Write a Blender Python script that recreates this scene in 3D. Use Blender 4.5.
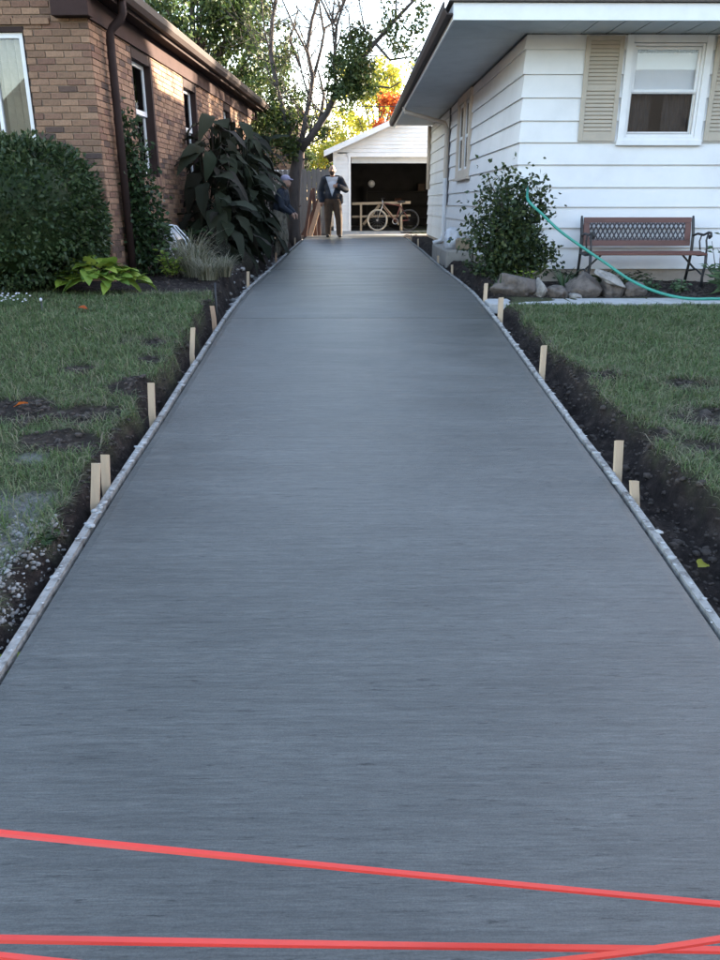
import bpy, bmesh, math, random
import numpy as np
from mathutils import Vector, Matrix, noise as mnoise
R = math.radians
random.seed(7); rng = np.random.default_rng(7)
sc = bpy.context.scene
for o in list(bpy.data.objects): bpy.data.objects.remove(o)

# ------------------------------------------------------------------ camera, sky, sun, exposure
EYE = 1.0; FPX = 757.0; PITCH = R(20.1); YAW = math.atan(8/757*math.cos(PITCH))
cam = bpy.data.cameras.new('camera'); cam_o = bpy.data.objects.new('camera', cam); sc.collection.objects.link(cam_o)
cam.sensor_fit = 'VERTICAL'; cam.sensor_height = 24; cam.lens = 24*FPX/960; cam.clip_end = 3000; cam.clip_start = .05
cam_o.location = (0, 0, EYE); cam_o.rotation_euler = (math.pi/2-PITCH, 0, -YAW); sc.camera = cam_o
SUN_AZ = R(27); SUN_EL = R(13)                     # azimuth from +X towards +Y
w = bpy.data.worlds.new('World'); sc.world = w; w.use_nodes = True
nt = w.node_tree; sky = nt.nodes.new('ShaderNodeTexSky'); sky.sky_type = 'NISHITA'; sky.sun_disc = False
sky.sun_elevation = SUN_EL; sky.sun_rotation = math.pi/2-SUN_AZ; sky.air_density = 1.0; sky.dust_density = .8; sky.ozone_density = 1.6
bg = nt.nodes['Background']; bg.inputs['Strength'].default_value = .15
tint = nt.nodes.new('ShaderNodeMix'); tint.data_type = 'RGBA'; tint.blend_type = 'MULTIPLY'; tint.inputs[0].default_value = 1
tint.inputs[7].default_value = (1.2, 1.0, .89, 1)      # camera white balance of the open-shade sky
nt.links.new(sky.outputs[0], tint.inputs[6]); nt.links.new(tint.outputs[2], bg.inputs['Color'])
sun = bpy.data.lights.new('sun', 'SUN'); sun.energy = 5.0; sun.angle = R(.5); sun.color = (1, .86, .66)
sun_o = bpy.data.objects.new('sun', sun); sc.collection.objects.link(sun_o)
sun_dir = Vector((math.cos(SUN_EL)*math.cos(SUN_AZ), math.cos(SUN_EL)*math.sin(SUN_AZ), math.sin(SUN_EL)))
sun_o.rotation_euler = sun_dir.to_track_quat('Z', 'Y').to_euler(); sun_o.location = (20, 10, 15)
sc.view_settings.view_transform = 'Standard'; sc.view_settings.look = 'None'; sc.view_settings.gamma = 1
sc.view_settings.use_curve_mapping = False; sc.view_settings.exposure = 3.05

# ------------------------------------------------------------------ pixel -> direction helpers (photo pixels 720x960)
cp, sp = math.cos(PITCH), math.sin(PITCH); cy, sy = math.cos(YAW), math.sin(YAW)
def ray(x, y):
    u = (x-360)/FPX; v = -(y-480)/FPX; Yc = cp+v*sp; Zc = -sp+v*cp
    return Vector((u*cy+Yc*sy, -u*sy+Yc*cy, Zc))
def atY(x, y, Y0):
    a = ray(x, y); k = Y0/a.y; return Vector((a.x*k, Y0, a.z*k+EYE))
def atX(x, y, X0):
    a = ray(x, y); k = X0/a.x; return Vector((X0, a.y*k, a.z*k+EYE))
def atz(x, y, z0):
    a = ray(x, y); k = (z0-EYE)/a.z; return Vector((a.x*k, a.y*k, z0))

# ------------------------------------------------------------------ materials
def new_mat(name):
    m = bpy.data.materials.new(name); m.use_nodes = True
    n = m.node_tree.nodes; l = m.node_tree.links; return m, n, l, n['Principled BSDF']
def ramp(n, stops):
    r = n.new('ShaderNodeValToRGB'); e = r.color_ramp.elements
    while len(e) < len(stops): e.new(.5)
    for el, (p, c) in zip(e, stops): el.position = p; el.color = (*c, 1)
    return r
def mat(name, col, rough=.6, var=.25, scale=8, bump=.0, bscale=60, spec=.5, metal=0, coords='Object', stretch=(1, 1, 1), dark=None):
    """one colour with noise variation in value, fine bump"""
    m, n, l, b = new_mat(name)
    tc = n.new('ShaderNodeTexCoord'); mp = n.new('ShaderNodeMapping'); mp.inputs['Scale'].default_value = stretch
    l.new(tc.outputs[coords], mp.inputs[0])
    nz = n.new('ShaderNodeTexNoise'); nz.inputs['Scale'].default_value = scale; nz.inputs['Detail'].default_value = 6; nz.inputs['Roughness'].default_value = .65
    l.new(mp.outputs[0], nz.inputs['Vector'])
    d = dark or tuple(c*(1-var) for c in col); hi = tuple(min(1, c*(1+var*.6)) for c in col)
    r = ramp(n, [(.3, d), (.5, col), (.72, hi)]); l.new(nz.outputs[0], r.inputs[0]); l.new(r.outputs[0], b.inputs['Base Color'])
    b.inputs['Roughness'].default_value = rough; b.inputs['Specular IOR Level'].default_value = spec; b.inputs['Metallic'].default_value = metal
    if bump:
        n2 = n.new('ShaderNodeTexNoise'); n2.inputs['Scale'].default_value = bscale; n2.inputs['Detail'].default_value = 4
        l.new(mp.outputs[0], n2.inputs['Vector'])
        bp = n.new('ShaderNodeBump'); bp.inputs['Strength'].default_value = bump; bp.inputs['Distance'].default_value = .01
        l.new(n2.outputs[0], bp.inputs['Height']); l.new(bp.outputs[0], b.inputs['Normal'])
    return m
def leaf_mat(name, cols, trans=.3, rough=.5, spec=.35):
    """colour by random per leaf island and per object; some light passes through"""
    m, n, l, b = new_mat(name)
    g = n.new('ShaderNodeNewGeometry'); oi = n.new('ShaderNodeObjectInfo')
    ad = n.new('ShaderNodeMath'); ad.operation = 'ADD'; l.new(g.outputs['Random Per Island'], ad.inputs[0]); l.new(oi.outputs['Random'], ad.inputs[1])
    fr = n.new('ShaderNodeMath'); fr.operation = 'FRACT'; l.new(ad.outputs[0], fr.inputs[0])
    r = ramp(n, [((i+.5)/len(cols), c) for i, c in enumerate(cols)]); l.new(fr.outputs[0], r.inputs[0])
    l.new(r.outputs[0], b.inputs['Base Color']); b.inputs['Roughness'].default_value = rough; b.inputs['Specular IOR Level'].default_value = spec
    t = n.new('ShaderNodeBsdfTranslucent'); l.new(r.outputs[0], t.inputs['Color'])
    mx = n.new('ShaderNodeMixShader'); mx.inputs[0].default_value = trans
    l.new(b.outputs[0], mx.inputs[1]); l.new(t.outputs[0], mx.inputs[2]); l.new(mx.outputs[0], n['Material Output'].inputs[0])
    return m
def glass_mat(name, tint=(1, 1, 1), refl=.0):
    m, n, l, b = new_mat(name); n.remove(b)
    t = n.new('ShaderNodeBsdfTransparent'); t.inputs[0].default_value = (*tint, 1)
    g = n.new('ShaderNodeBsdfGlossy'); g.inputs['Roughness'].default_value = .01
    f = n.new('ShaderNodeFresnel'); f.inputs[0].default_value = 1.5
    a = n.new('ShaderNodeMath'); a.operation = 'ADD'; a.inputs[1].default_value = refl; l.new(f.outputs[0], a.inputs[0])
    x = n.new('ShaderNodeMixShader'); l.new(a.outputs[0], x.inputs[0]); l.new(t.outputs[0], x.inputs[1]); l.new(g.outputs[0], x.inputs[2])
    l.new(x.outputs[0], n['Material Output'].inputs[0]); return m

def concrete_mat():
    m, n, l, b = new_mat('fresh_concrete')
    tc = n.new('ShaderNodeTexCoord')
    def noi(scale, st, det=6, ro=.6):
        mp = n.new('ShaderNodeMapping'); mp.inputs['Scale'].default_value = st; l.new(tc.outputs['Object'], mp.inputs[0])
        z = n.new('ShaderNodeTexNoise'); z.inputs['Scale'].default_value = scale; z.inputs['Detail'].default_value = det; z.inputs['Roughness'].default_value = ro
        l.new(mp.outputs[0], z.inputs['Vector']); return z
    broom = noi(16, (.7, 10, 9), 4, .75)        # fine transverse broom lines
    sweep = noi(3.2, (.25, 1.3, 1), 6, .68)    # broad streaks of each broom pass
    patch = noi(.55, (1, .8, 1), 5, .6)        # drying patches
    lines = noi(5, (.4, 10, 5), 6, .8)
    grain = noi(150, (1, 1.4, 1), 3, .7)
    pit = noi(26, (.35, 3.2, 3), 5, .75)       # torn specks
    r1 = ramp(n, [(.25, (.067, .069, .065)), (.5, (.085, .087, .082)), (.75, (.104, .106, .100))]); l.new(patch.outputs[0], r1.inputs[0])
    def mul(col, src, lo, hi, p0, p1):
        rr = ramp(n, [(p0, (lo,)*3), (p1, (hi,)*3)]); l.new(src.outputs[0], rr.inputs[0])
        mx = n.new('ShaderNodeMix'); mx.data_type = 'RGBA'; mx.blend_type = 'MULTIPLY'; mx.inputs[0].default_value = 1
        l.new(col, mx.inputs[6]); l.new(rr.outputs[0], mx.inputs[7]); return mx.outputs[2]
    c = mul(r1.outputs[0], sweep, .84, 1.12, .32, .68)
    c = mul(c, broom, .66, 1.22, .3, .7)
    c = mul(c, lines, .74, 1.18, .34, .62)
    c = mul(c, grain, .72, 1.22, .3, .7)
    c = mul(c, pit, .25, 1.0, .32, .41)
    l.new(c, b.inputs['Base Color'])
    rr = ramp(n, [(.3, (.30,)*3), (.7, (.46,)*3)]); l.new(sweep.outputs[0], rr.inputs[0]); l.new(rr.outputs[0], b.inputs['Roughness'])
    b.inputs['Specular IOR Level'].default_value = .5
    ad = n.new('ShaderNodeMath'); ad.operation = 'ADD'; l.new(lines.outputs[0], ad.inputs[0]); l.new(pit.outputs[0], ad.inputs[1])
    bp = n.new('ShaderNodeBump'); bp.inputs['Strength'].default_value = .55; bp.inputs['Distance'].default_value = .006
    l.new(ad.outputs[0], bp.inputs['Height']); l.new(bp.outputs[0], b.inputs['Normal'])
    return m
def ground_mat():
    m, n, l, b = new_mat('earth_and_thatch')
    tc = n.new('ShaderNodeTexCoord')
    def noi(s):
        z = n.new('ShaderNodeTexNoise'); z.inputs['Scale'].default_value = s; z.inputs['Detail'].default_value = 8; z.inputs['Roughness'].default_value = .7
        l.new(tc.outputs['Object'], z.inputs['Vector']); return z
    a, c = noi(9), noi(45)
    soil = ramp(n, [(.3, (.009, .007, .007)), (.52, (.026, .020, .018)), (.7, (.065, .050, .042)), (.85, (.11, .09, .07))]); l.new(a.outputs[0], soil.inputs[0])
    turf = ramp(n, [(.3, (.03, .034, .018)), (.5, (.06, .066, .034)), (.75, (.12, .115, .075))]); l.new(c.outputs[0], turf.inputs[0])
    pale = ramp(n, [(.3, (.07, .07, .07)), (.7, (.26, .26, .26))]); l.new(c.outputs[0], pale.inputs[0])
    at = n.new('ShaderNodeAttribute'); at.attribute_name = 'soil'; ap = n.new('ShaderNodeAttribute'); ap.attribute_name = 'pale'
    m1 = n.new('ShaderNodeMix'); m1.data_type = 'RGBA'; l.new(at.outputs['Fac'], m1.inputs[0]); l.new(turf.outputs[0], m1.inputs[6]); l.new(soil.outputs[0], m1.inputs[7])
    m2 = n.new('ShaderNodeMix'); m2.data_type = 'RGBA'; l.new(ap.outputs['Fac'], m2.inputs[0]); l.new(m1.outputs[2], m2.inputs[6]); l.new(pale.outputs[0], m2.inputs[7])
    l.new(m2.outputs[2], b.inputs['Base Color']); b.inputs['Roughness'].default_value = .95; b.inputs['Specular IOR Level'].default_value = .15
    bp = n.new('ShaderNodeBump'); bp.inputs['Strength'].default_value = .9; bp.inputs['Distance'].default_value = .03
    l.new(c.outputs[0], bp.inputs['Height']); l.new(bp.outputs[0], b.inputs['Normal']); return m
def brick_mat():
    m, n, l, b = new_mat('brown_brick')
    g = n.new('ShaderNodeNewGeometry'); oi = n.new('ShaderNodeObjectInfo')
    ad = n.new('ShaderNodeMath'); ad.operation = 'ADD'; l.new(g.outputs['Random Per Island'], ad.inputs[0]); l.new(oi.outputs['Random'], ad.inputs[1])
    fr = n.new('ShaderNodeMath'); fr.operation = 'FRACT'; l.new(ad.outputs[0], fr.inputs[0])
    r = ramp(n, [(0, (.085, .058, .05)), (.1, (.12, .075, .058)), (.16, (.20, .12, .08)), (.4, (.26, .155, .10)), (.62, (.32, .195, .128)), (.8, (.24, .14, .094)), (.93, (.19, .105, .075)), (1, (.11, .065, .052))])
    l.new(fr.outputs[0], r.inputs[0])
    tc = n.new('ShaderNodeTexCoord'); z = n.new('ShaderNodeTexNoise'); z.inputs['Scale'].default_value = 45; z.inputs['Detail'].default_value = 6; l.new(tc.outputs['Object'], z.inputs['Vector'])
    rr = ramp(n, [(.3, (.7,)*3), (.7, (1.15,)*3)]); l.new(z.outputs[0], rr.inputs[0])
    mx = n.new('ShaderNodeMix'); mx.data_type = 'RGBA'; mx.blend_type = 'MULTIPLY'; mx.inputs[0].default_value = 1
    l.new(r.outputs[0], mx.inputs[6]); l.new(rr.outputs[0], mx.inputs[7]); l.new(mx.outputs[2], b.inputs['Base Color'])
    b.inputs['Roughness'].default_value = .85; b.inputs['Specular IOR Level'].default_value = .25
    bp = n.new('ShaderNodeBump'); bp.inputs['Strength'].default_value = .5; bp.inputs['Distance'].default_value = .004
    l.new(z.outputs[0], bp.inputs['Height']); l.new(bp.outputs[0], b.inputs['Normal']); return m

M = {}
M['concrete'] = concrete_mat(); M['ground'] = ground_mat(); M['brick'] = brick_mat()
M['old_concrete'] = mat('old_concrete', (.30, .28, .25), .9, .3, 6, .4, 80)
M['path'] = mat('weathered_path', (.36, .36, .36), .9, .25, 5, .4, 80)
M['mortar'] = mat('mortar', (.27, .205, .155), .95, .2, 20, .3, 90)
M['siding'] = mat('white_siding', (.73, .73, .735), .45, .10, 1.3, .08, 25)
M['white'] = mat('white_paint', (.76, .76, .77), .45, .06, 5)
M['soffit'] = mat('soffit_paint', (.50, .52, .53), .6, .12, 3)  # white eave paint greyed, its shade put into the colour
M['beige'] = mat('beige_shutter', (.43, .375, .305), .5, .1, 6)
M['trim_beige'] = mat('beige_trim', (.58, .49, .40), .5, .1, 6)
M['found'] = mat('foundation_block', (.34, .29, .245), .9, .22, 7, .4, 60)
M['brown_trim'] = mat('brown_trim_paint', (.04, .026, .024), .75, .2, 5, spec=.12)
M['frieze'] = mat('brown_frieze_paint', (.05, .031, .029), .8, .2, 5, spec=.1)
M['shingle'] = mat('roof_shingle', (.09, .075, .065), .95, .35, 20, .6, 60)
M['grey_shingle'] = mat('grey_roof_shingle', (.045, .046, .05), .95, .35, 20, .6, 60)
M['gutter_b'] = mat('brown_gutter', (.05, .036, .033), .6, .15, 4, spec=.2)
M['stake'] = mat('raw_pine', (.46, .355, .25), .8, .22, 12, .3, 60, stretch=(1, 1, .15))
M['stake_old'] = mat('weathered_pine', (.36, .24, .16), .85, .3, 12, .3, 60, stretch=(1, 1, .15))
M['form'] = mat('splattered_form_board', (.24, .235, .225), .9, .5, 13, .8, 45, dark=(.06, .052, .046), spec=.15)
M['splat'] = mat('dried_concrete', (.34, .345, .345), .9, .2, 20, .5, 80)
M['bench_wood'] = mat('bench_wood', (.115, .047, .037), .5, .3, 10, .15, 80, stretch=(.15, 1, 1))
M['iron'] = mat('black_iron', (.02, .02, .022), .45, .2, 20)
M['lattice'] = mat('dark_lattice', (.032, .030, .042), .4, .2, 20)
M['rock'] = mat('field_stone', (.12, .10, .088), .95, .55, 9, 1.0, 30)
M['rock2'] = mat('pale_stone', (.27, .25, .23), .95, .5, 9, 1.0, 30)
M['hose'] = mat('green_hose', (.035, .25, .19), .35, .15, 6)
M['bark'] = mat('grey_bark', (.07, .056, .05), .95, .45, 10, .9, 22, stretch=(1, 1, .25))
M['bark_d'] = mat('dark_bark', (.06, .048, .042), .95, .4, 10, .8, 22)
M['hedge'] = leaf_mat('hedge_leaf', [(.016, .032, .012), (.03, .055, .019), (.05, .082, .028), (.02, .038, .015), (.075, .105, .04), (.035, .06, .022)], .25)
M['shrub'] = leaf_mat('shrub_leaf', [(.018, .034, .014), (.032, .055, .02), (.055, .08, .026), (.022, .036, .018), (.08, .10, .03)], .3)
M['ivy'] = leaf_mat('vine_leaf', [(.016, .036, .013), (.03, .062, .02), (.05, .085, .028), (.022, .04, .018)], .25)
M['hosta'] = leaf_mat('hosta_leaf', [(.24, .33, .05), (.15, .24, .04), (.32, .39, .07), (.10, .18, .035)], .35)
M['taro'] = leaf_mat('big_leaf', [(.016, .021, .013), (.026, .033, .019), (.042, .048, .032), (.020, .022, .016), (.034, .030, .024)], .15, .75, .08)
M['tree_green'] = leaf_mat('tree_leaf', [(.03, .055, .016), (.045, .08, .022), (.065, .105, .028), (.025, .045, .015), (.09, .125, .032)], .28)
M['tree_dark'] = leaf_mat('tree_leaf_dark', [(.028, .05, .015), (.045, .075, .02), (.07, .10, .026), (.10, .115, .03)], .35)
M['tree_yellow'] = leaf_mat('tree_leaf_yellow', [(.42, .36, .04), (.50, .44, .06), (.36, .36, .05), (.22, .28, .04)], .5)
M['tree_red'] = leaf_mat('tree_leaf_red', [(.48, .10, .025), (.55, .16, .03), (.40, .06, .02)], .5)
M['dry_leaf'] = leaf_mat('dry_leaf', [(.20, .175, .12), (.28, .25, .17), (.11, .115, .07), (.07, .10, .04), (.10, .14, .055)], .3)
M['var_grass'] = leaf_mat('variegated_blade', [(.30, .28, .21), (.15, .15, .09), (.08, .095, .045), (.42, .39, .30), (.19, .18, .11)], .3)
M['lawn'] = leaf_mat('lawn_blade', [(.07, .115, .042), (.09, .15, .05), (.13, .19, .07), (.21, .225, .13), (.075, .125, .05), (.26, .235, .15), (.15, .205, .095)], .35, .6, .25)
M['iris'] = leaf_mat('iris_leaf', [(.07, .12, .06), (.10, .16, .075), (.05, .09, .045)], .25)
M['tape'] = mat('coral_flagging_tape', (.66, .05, .035), .35, .04, 30)
M['skin'] = mat('skin', (.36, .21, .155), .55, .1, 20)
M['beard'] = mat('beard_hair', (.035, .022, .016), .9, .3, 60, .8, 120)
M['navy'] = mat('navy_jacket', (.014, .020, .034), .85, .3, 14, .4, 30)
M['shirt'] = mat('pale_shirt', (.68, .70, .78), .85, .1, 14, .2, 30)
M['workpants'] = mat('brown_work_trousers', (.065, .043, .03), .9, .35, 10, .4, 30)
M['camo'] = mat('camouflage_trousers', (.17, .155, .125), .9, .6, 16, .3, 30)
M['boot'] = mat('dark_boot', (.03, .024, .02), .6, .3, 20)
M['cap'] = mat('lavender_cap', (.30, .28, .38), .85, .1, 20)
M['glass'] = glass_mat('window_glass')
M['plastic'] = glass_mat('clear_plastic', (.45, .5, .56), .12)
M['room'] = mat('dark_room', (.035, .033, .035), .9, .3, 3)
M['blind'] = mat('white_blind', (.72, .76, .80), .8, .05, 3)  # pale bluish white; behind the front upper sash it imitates mirrored sky
M['vblind'] = mat('vertical_blind', (.48, .44, .32), .8, .25, 3)
M['curtain'] = mat('dark_curtain', (.035, .031, .031), .9, .5, 5, stretch=(3, 1, .6))
M['garage_in'] = mat('garage_interior', (.018, .017, .016), .95, .4, 2)  # near-black colour puts the unlit garage's shade into its surfaces
M['bikered'] = mat('red_bike_paint', (.09, .014, .012), .4, .1, 8)
M['tyre'] = mat('tan_tyre', (.42, .36, .27), .7, .15, 8)
M['rubber'] = mat('black_rubber', (.02, .02, .02), .7, .2, 10)
M['steel'] = mat('steel', (.45, .45, .46), .35, .1, 10, metal=.8)
M['fence'] = mat('grey_fence_wood', (.125, .125, .13), .9, .35, 6, .4, 50, stretch=(1, 1, .15))
M['redwood'] = mat('reddish_plank', (.075, .032, .02), .8, .35, 8, .3, 50, stretch=(1, 1, .2))
M['lumber'] = mat('work_bench_lumber', (.27, .21, .14), .8, .2, 8, .2, 50)
M['bag'] = mat('pale_plastic_bag', (.62, .64, .68), .4, .2, 9, .6, 20)
M['bag_blue'] = mat('blue_print', (.05, .08, .22), .5, .3, 9)
M['petal'] = mat('white_petal', (.5, .5, .56), .7, .1, 20)
M['clod'] = mat('soil_clod', (.045, .035, .03), .97, .5, 30, .8, 60)
M['pebble'] = leaf_mat('pebble', [(.24, .24, .24), (.13, .125, .12), (.36, .36, .36), (.18, .165, .15)], 0, .9, .2)

# ------------------------------------------------------------------ object helpers
COL = sc.collection
def link(o, parent=None):
    COL.objects.link(o)
    if parent: o.parent = parent
    return o
def tag(o, label=None, cat=None, group=None, kind=None):
    if label: o['label'] = label
    if cat: o['category'] = cat
    if group: o['group'] = group
    if kind: o['kind'] = kind
    return o
def empty(name, loc=(0, 0, 0), rz=0, parent=None):
    o = bpy.data.objects.new(name, None); o.location = loc; o.rotation_euler = (0, 0, rz); o.empty_display_size = .2
    return link(o, parent)
def mesh_np(name, V, F, m, parent=None, smooth=False):
    V = np.asarray(V, dtype=np.float32); F = np.asarray(F, dtype=np.int32); k = F.shape[1]
    me = bpy.data.meshes.new(name); me.vertices.add(len(V)); me.vertices.foreach_set('co', V.ravel())
    me.loops.add(F.size); me.loops.foreach_set('vertex_index', F.ravel())
    me.polygons.add(len(F)); me.polygons.foreach_set('loop_start', np.arange(0, F.size, k, dtype=np.int32))
    me.polygons.foreach_set('loop_total', np.full(len(F), k, dtype=np.int32))
    if smooth: me.polygons.foreach_set('use_smooth', np.ones(len(F), dtype=bool))
    me.update(calc_edges=True); me.validate()
    me.materials.append(M[m]); return link(bpy.data.objects.new(name, me), parent)
class MB:
    def __init__(s): s.v = []; s.f = []
    def add(s, vs, fs):
        n = len(s.v); s.v += [tuple(v) for v in vs]; s.f += [tuple(i+n for i in f) for f in fs]; return s
    def box(s, x0, x1, y0, y1, z0, z1, mtx=None):
        vs = [Vector(v) for v in ((x0, y0, z0), (x1, y0, z0), (x1, y1, z0), (x0, y1, z0), (x0, y0, z1), (x1, y0, z1), (x1, y1, z1), (x0, y1, z1))]
        if mtx is not None: vs = [mtx @ v for v in vs]
        return s.add(vs, [(0, 3, 2, 1), (4, 5, 6, 7), (0, 1, 5, 4), (1, 2, 6, 5), (2, 3, 7, 6), (3, 0, 4, 7)])
    def bar(s, a, b, wx, wy, up=(0, 0, 1)):
        """rectangular bar from a to b; wy measured along 'up' side"""
        a, b = Vector(a), Vector(b); d = (b-a).normalized(); u = Vector(up)
        if abs(d.dot(u)) > .98: u = Vector((0, 1, 0))
        r = d.cross(u).normalized(); u = r.cross(d).normalized()
        vs = [p+r*i*wx/2+u*j*wy/2 for p in (a, b) for i, j in ((-1, -1), (1, -1), (1, 1), (-1, 1))]
        return s.add(vs, [(0, 1, 2, 3)[::-1], (4, 5, 6, 7), (0, 1, 5, 4), (1, 2, 6, 5), (2, 3, 7, 6), (3, 0, 4, 7)])
    def tube(s, pts, rad, n=8, cap=True):
        pts = [Vector(p) for p in pts]; k = len(pts); rad = rad if isinstance(rad, (list, tuple)) else [rad]*k
        base = len(s.v); pu = None
        for i, p in enumerate(pts):
            d = (pts[min(i+1, k-1)]-pts[max(i-1, 0)])
            d = d.normalized() if d.length > 1e-9 else Vector((0, 0, 1))
            if pu is None: pu = Vector((1, 0, 0)) if abs(d.x) < .8 else Vector((0, 1, 0))
            r = d.cross(pu).normalized(); u = r.cross(d).normalized(); pu = u
            for j in range(n):
                a = 2*math.pi*j/n; s.v.append(tuple(p+(r*math.cos(a)+u*math.sin(a))*rad[i]))
        for i in range(k-1):
            for j in range(n):
                j2 = (j+1) % n; s.f.append((base+i*n+j, base+i*n+j2, base+(i+1)*n+j2, base+(i+1)*n+j))
        if cap:
            s.f.append(tuple(base+j for j in range(n))[::-1]); s.f.append(tuple(base+(k-1)*n+j for j in range(n)))
        return s
    def lathe(s, c, prof, n=16, axis='z'):
        base = len(s.v)
        for r, h in prof:
            for j in range(n):
                a = 2*math.pi*j/n; p = (r*math.cos(a), r*math.sin(a), h)
                if axis == 'y': p = (p[0], p[2], p[1])
                s.v.append((c[0]+p[0], c[1]+p[1], c[2]+p[2]))
        for i in range(len(prof)-1):
            for j in range(n):
                j2 = (j+1) % n; s.f.append((base+i*n+j, base+i*n+j2, base+(i+1)*n+j2, base+(i+1)*n+j))
        return s
    def ring(s, c, Rr, r, n=40, k=6, axis='y'):
        pts = []
        base = len(s.v)
        for i in range(n):
            a = 2*math.pi*i/n
            for j in range(k):
                b = 2*math.pi*j/k; q = Rr+r*math.cos(b); h = r*math.sin(b)
                p = (q*math.cos(a), h, q*math.sin(a)) if axis == 'y' else (q*math.cos(a), q*math.sin(a), h)
                s.v.append((c[0]+p[0], c[1]+p[1], c[2]+p[2]))
        for i in range(n):
            for j in range(k):
                i2, j2 = (i+1) % n, (j+1) % k
                s.f.append((base+i*k+j, base+i*k+j2, base+i2*k+j2, base+i2*k+j))
        return s
    def mesh(s, name, m):
        me = bpy.data.meshes.new(name); me.from_pydata(s.v, [], s.f); me.update(); me.materials.append(M[m]); return me
    def build(s, name, m, parent=None, smooth=False, bevel=0, loc=None):
        me = s.mesh(name, m)
        bm = bmesh.new(); bm.from_mesh(me); bmesh.ops.recalc_face_normals(bm, faces=bm.faces)
        if bevel: bmesh.ops.bevel(bm, geom=bm.edges[:], offset=bevel, segments=1, affect='EDGES', clamp_overlap=True)
        bm.to_mesh(me); bm.free()
        if smooth:
            for p in me.polygons: p.use_smooth = True
        o = bpy.data.objects.new(name, me)
        if loc: o.location = loc
        return link(o, parent)
def box(name, m, x0, x1, y0, y1, z0, z1, parent=None, bevel=0):
    return MB().box(x0, x1, y0, y1, z0, z1).build(name, m, parent, bevel=bevel)
def dup(o, parent=None):
    return link(o.copy(), parent)
def unit(a): return a/np.maximum(np.linalg.norm(a, axis=1, keepdims=True), 1e-9)
def leaves(name, pos, d, L, W, m, parent=None, fold=.12, droop=0):
    """one mesh of many pointed folded leaves (four triangles' worth each)"""
    pos = np.asarray(pos); N = len(pos); d = unit(np.asarray(d)); L = np.broadcast_to(L, N)[:, None]; W = np.broadcast_to(W, N)[:, None]
    rnd = rng.normal(size=(N, 3)); s_ = unit(np.cross(d, rnd)); nn = np.cross(s_, d)
    v0 = pos; vt = pos+d*L+np.array([0, 0, -1])*L*droop; mid = pos+d*L*.42
    a = mid+s_*W*.5+nn*W*fold; b = mid-s_*W*.5+nn*W*fold
    V = np.stack([v0, a, vt, b], 1).reshape(-1, 3); i = np.arange(N)[:, None]*4
    F = np.concatenate([i+[0, 1, 2], i+[0, 2, 3]], 1).reshape(-1, 3)
    return mesh_np(name, V, F, m, parent)
def blades(name, pos, h, lean, width, m, parent=None, curve=.5):
    """grass blades: 5 vertices, 3 triangles each, bent over"""
    pos = np.asarray(pos); N = len(pos); h = np.broadcast_to(h, N)[:, None]
    a = rng.uniform(0, 2*np.pi, N); dr = np.stack([np.cos(a), np.sin(a), np.zeros(N)], 1); side = np.stack([-np.sin(a+rng.normal(0, .5, N)), np.cos(a), np.zeros(N)], 1)
    lean = np.broadcast_to(lean, N)[:, None]; wd = np.broadcast_to(width, N)[:, None]; up = np.array([[0, 0, 1.]])
    m1 = pos+up*h*.6+dr*h*lean*.35; tp = pos+up*h*(1-.25*lean*curve*2)+dr*h*lean
    V = np.stack([pos-side*wd/2, pos+side*wd/2, m1-side*wd*.4, m1+side*wd*.4, tp], 1).reshape(-1, 3)
    i = np.arange(N)[:, None]*5
    F = np.concatenate([i+[0, 1, 3], i+[0, 3, 2], i+[2, 3, 4]], 1).reshape(-1, 3)
    return mesh_np(name, V, F, m, parent)
def ico(sub=2):
    bm = bmesh.new(); bmesh.ops.create_icosphere(bm, subdivisions=sub, radius=1)
    v = np.array([x.co[:] for x in bm.verts]); f = np.array([[y.index for y in x.verts] for x in bm.faces]); bm.free(); return v, f
ICO1, ICO2, ICO3, ICO4 = ico(1), ico(2), ico(3), ico(4)
def scatter_lumps(name, pos, size, m, parent=None, flat=.7):
    v, f = ICO1; N = len(pos); size = np.broadcast_to(size, N)
    jit = 1+rng.uniform(-.35, .35, (N, len(v), 1)); sc3 = (size[:, None]*np.stack([rng.uniform(.7, 1.3, N), rng.uniform(.7, 1.3, N), np.full(N, flat)], 1))[:, None, :]
    V = (np.asarray(pos)[:, None, :]+v[None]*jit*sc3).reshape(-1, 3)
    F = (f[None]+(np.arange(N)*len(v))[:, None, None]).reshape(-1, 3); return mesh_np(name, V, F, m, parent)
def fbm(x, y, s, seed=0.0, oct=3):
    """cheap smooth value noise on numpy arrays"""
    x = np.asarray(x, float); y = np.asarray(y, float); t = 0; a = 1; tot = 0
    for o in range(oct):
        k = s*2**o; xi = x*k+seed*17.3+o*5.1; yi = y*k+seed*9.7+o*3.3
        x0 = np.floor(xi); y0 = np.floor(yi); fx = xi-x0; fy = yi-y0; fx = fx*fx*(3-2*fx); fy = fy*fy*(3-2*fy)
        def hsh(i, j):
            q = np.sin(i*127.1+j*311.7+seed*74.7)*43758.5453; return q-np.floor(q)
        t = t+a*(hsh(x0, y0)*(1-fx)*(1-fy)+hsh(x0+1, y0)*fx*(1-fy)+hsh(x0, y0+1)*(1-fx)*fy+hsh(x0+1, y0+1)*fx*fy); tot += a; a *= .5
    return t/tot
def sstep(a, b, x): t = np.clip((x-a)/(b-a), 0, 1); return t*t*(3-2*t)

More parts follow.
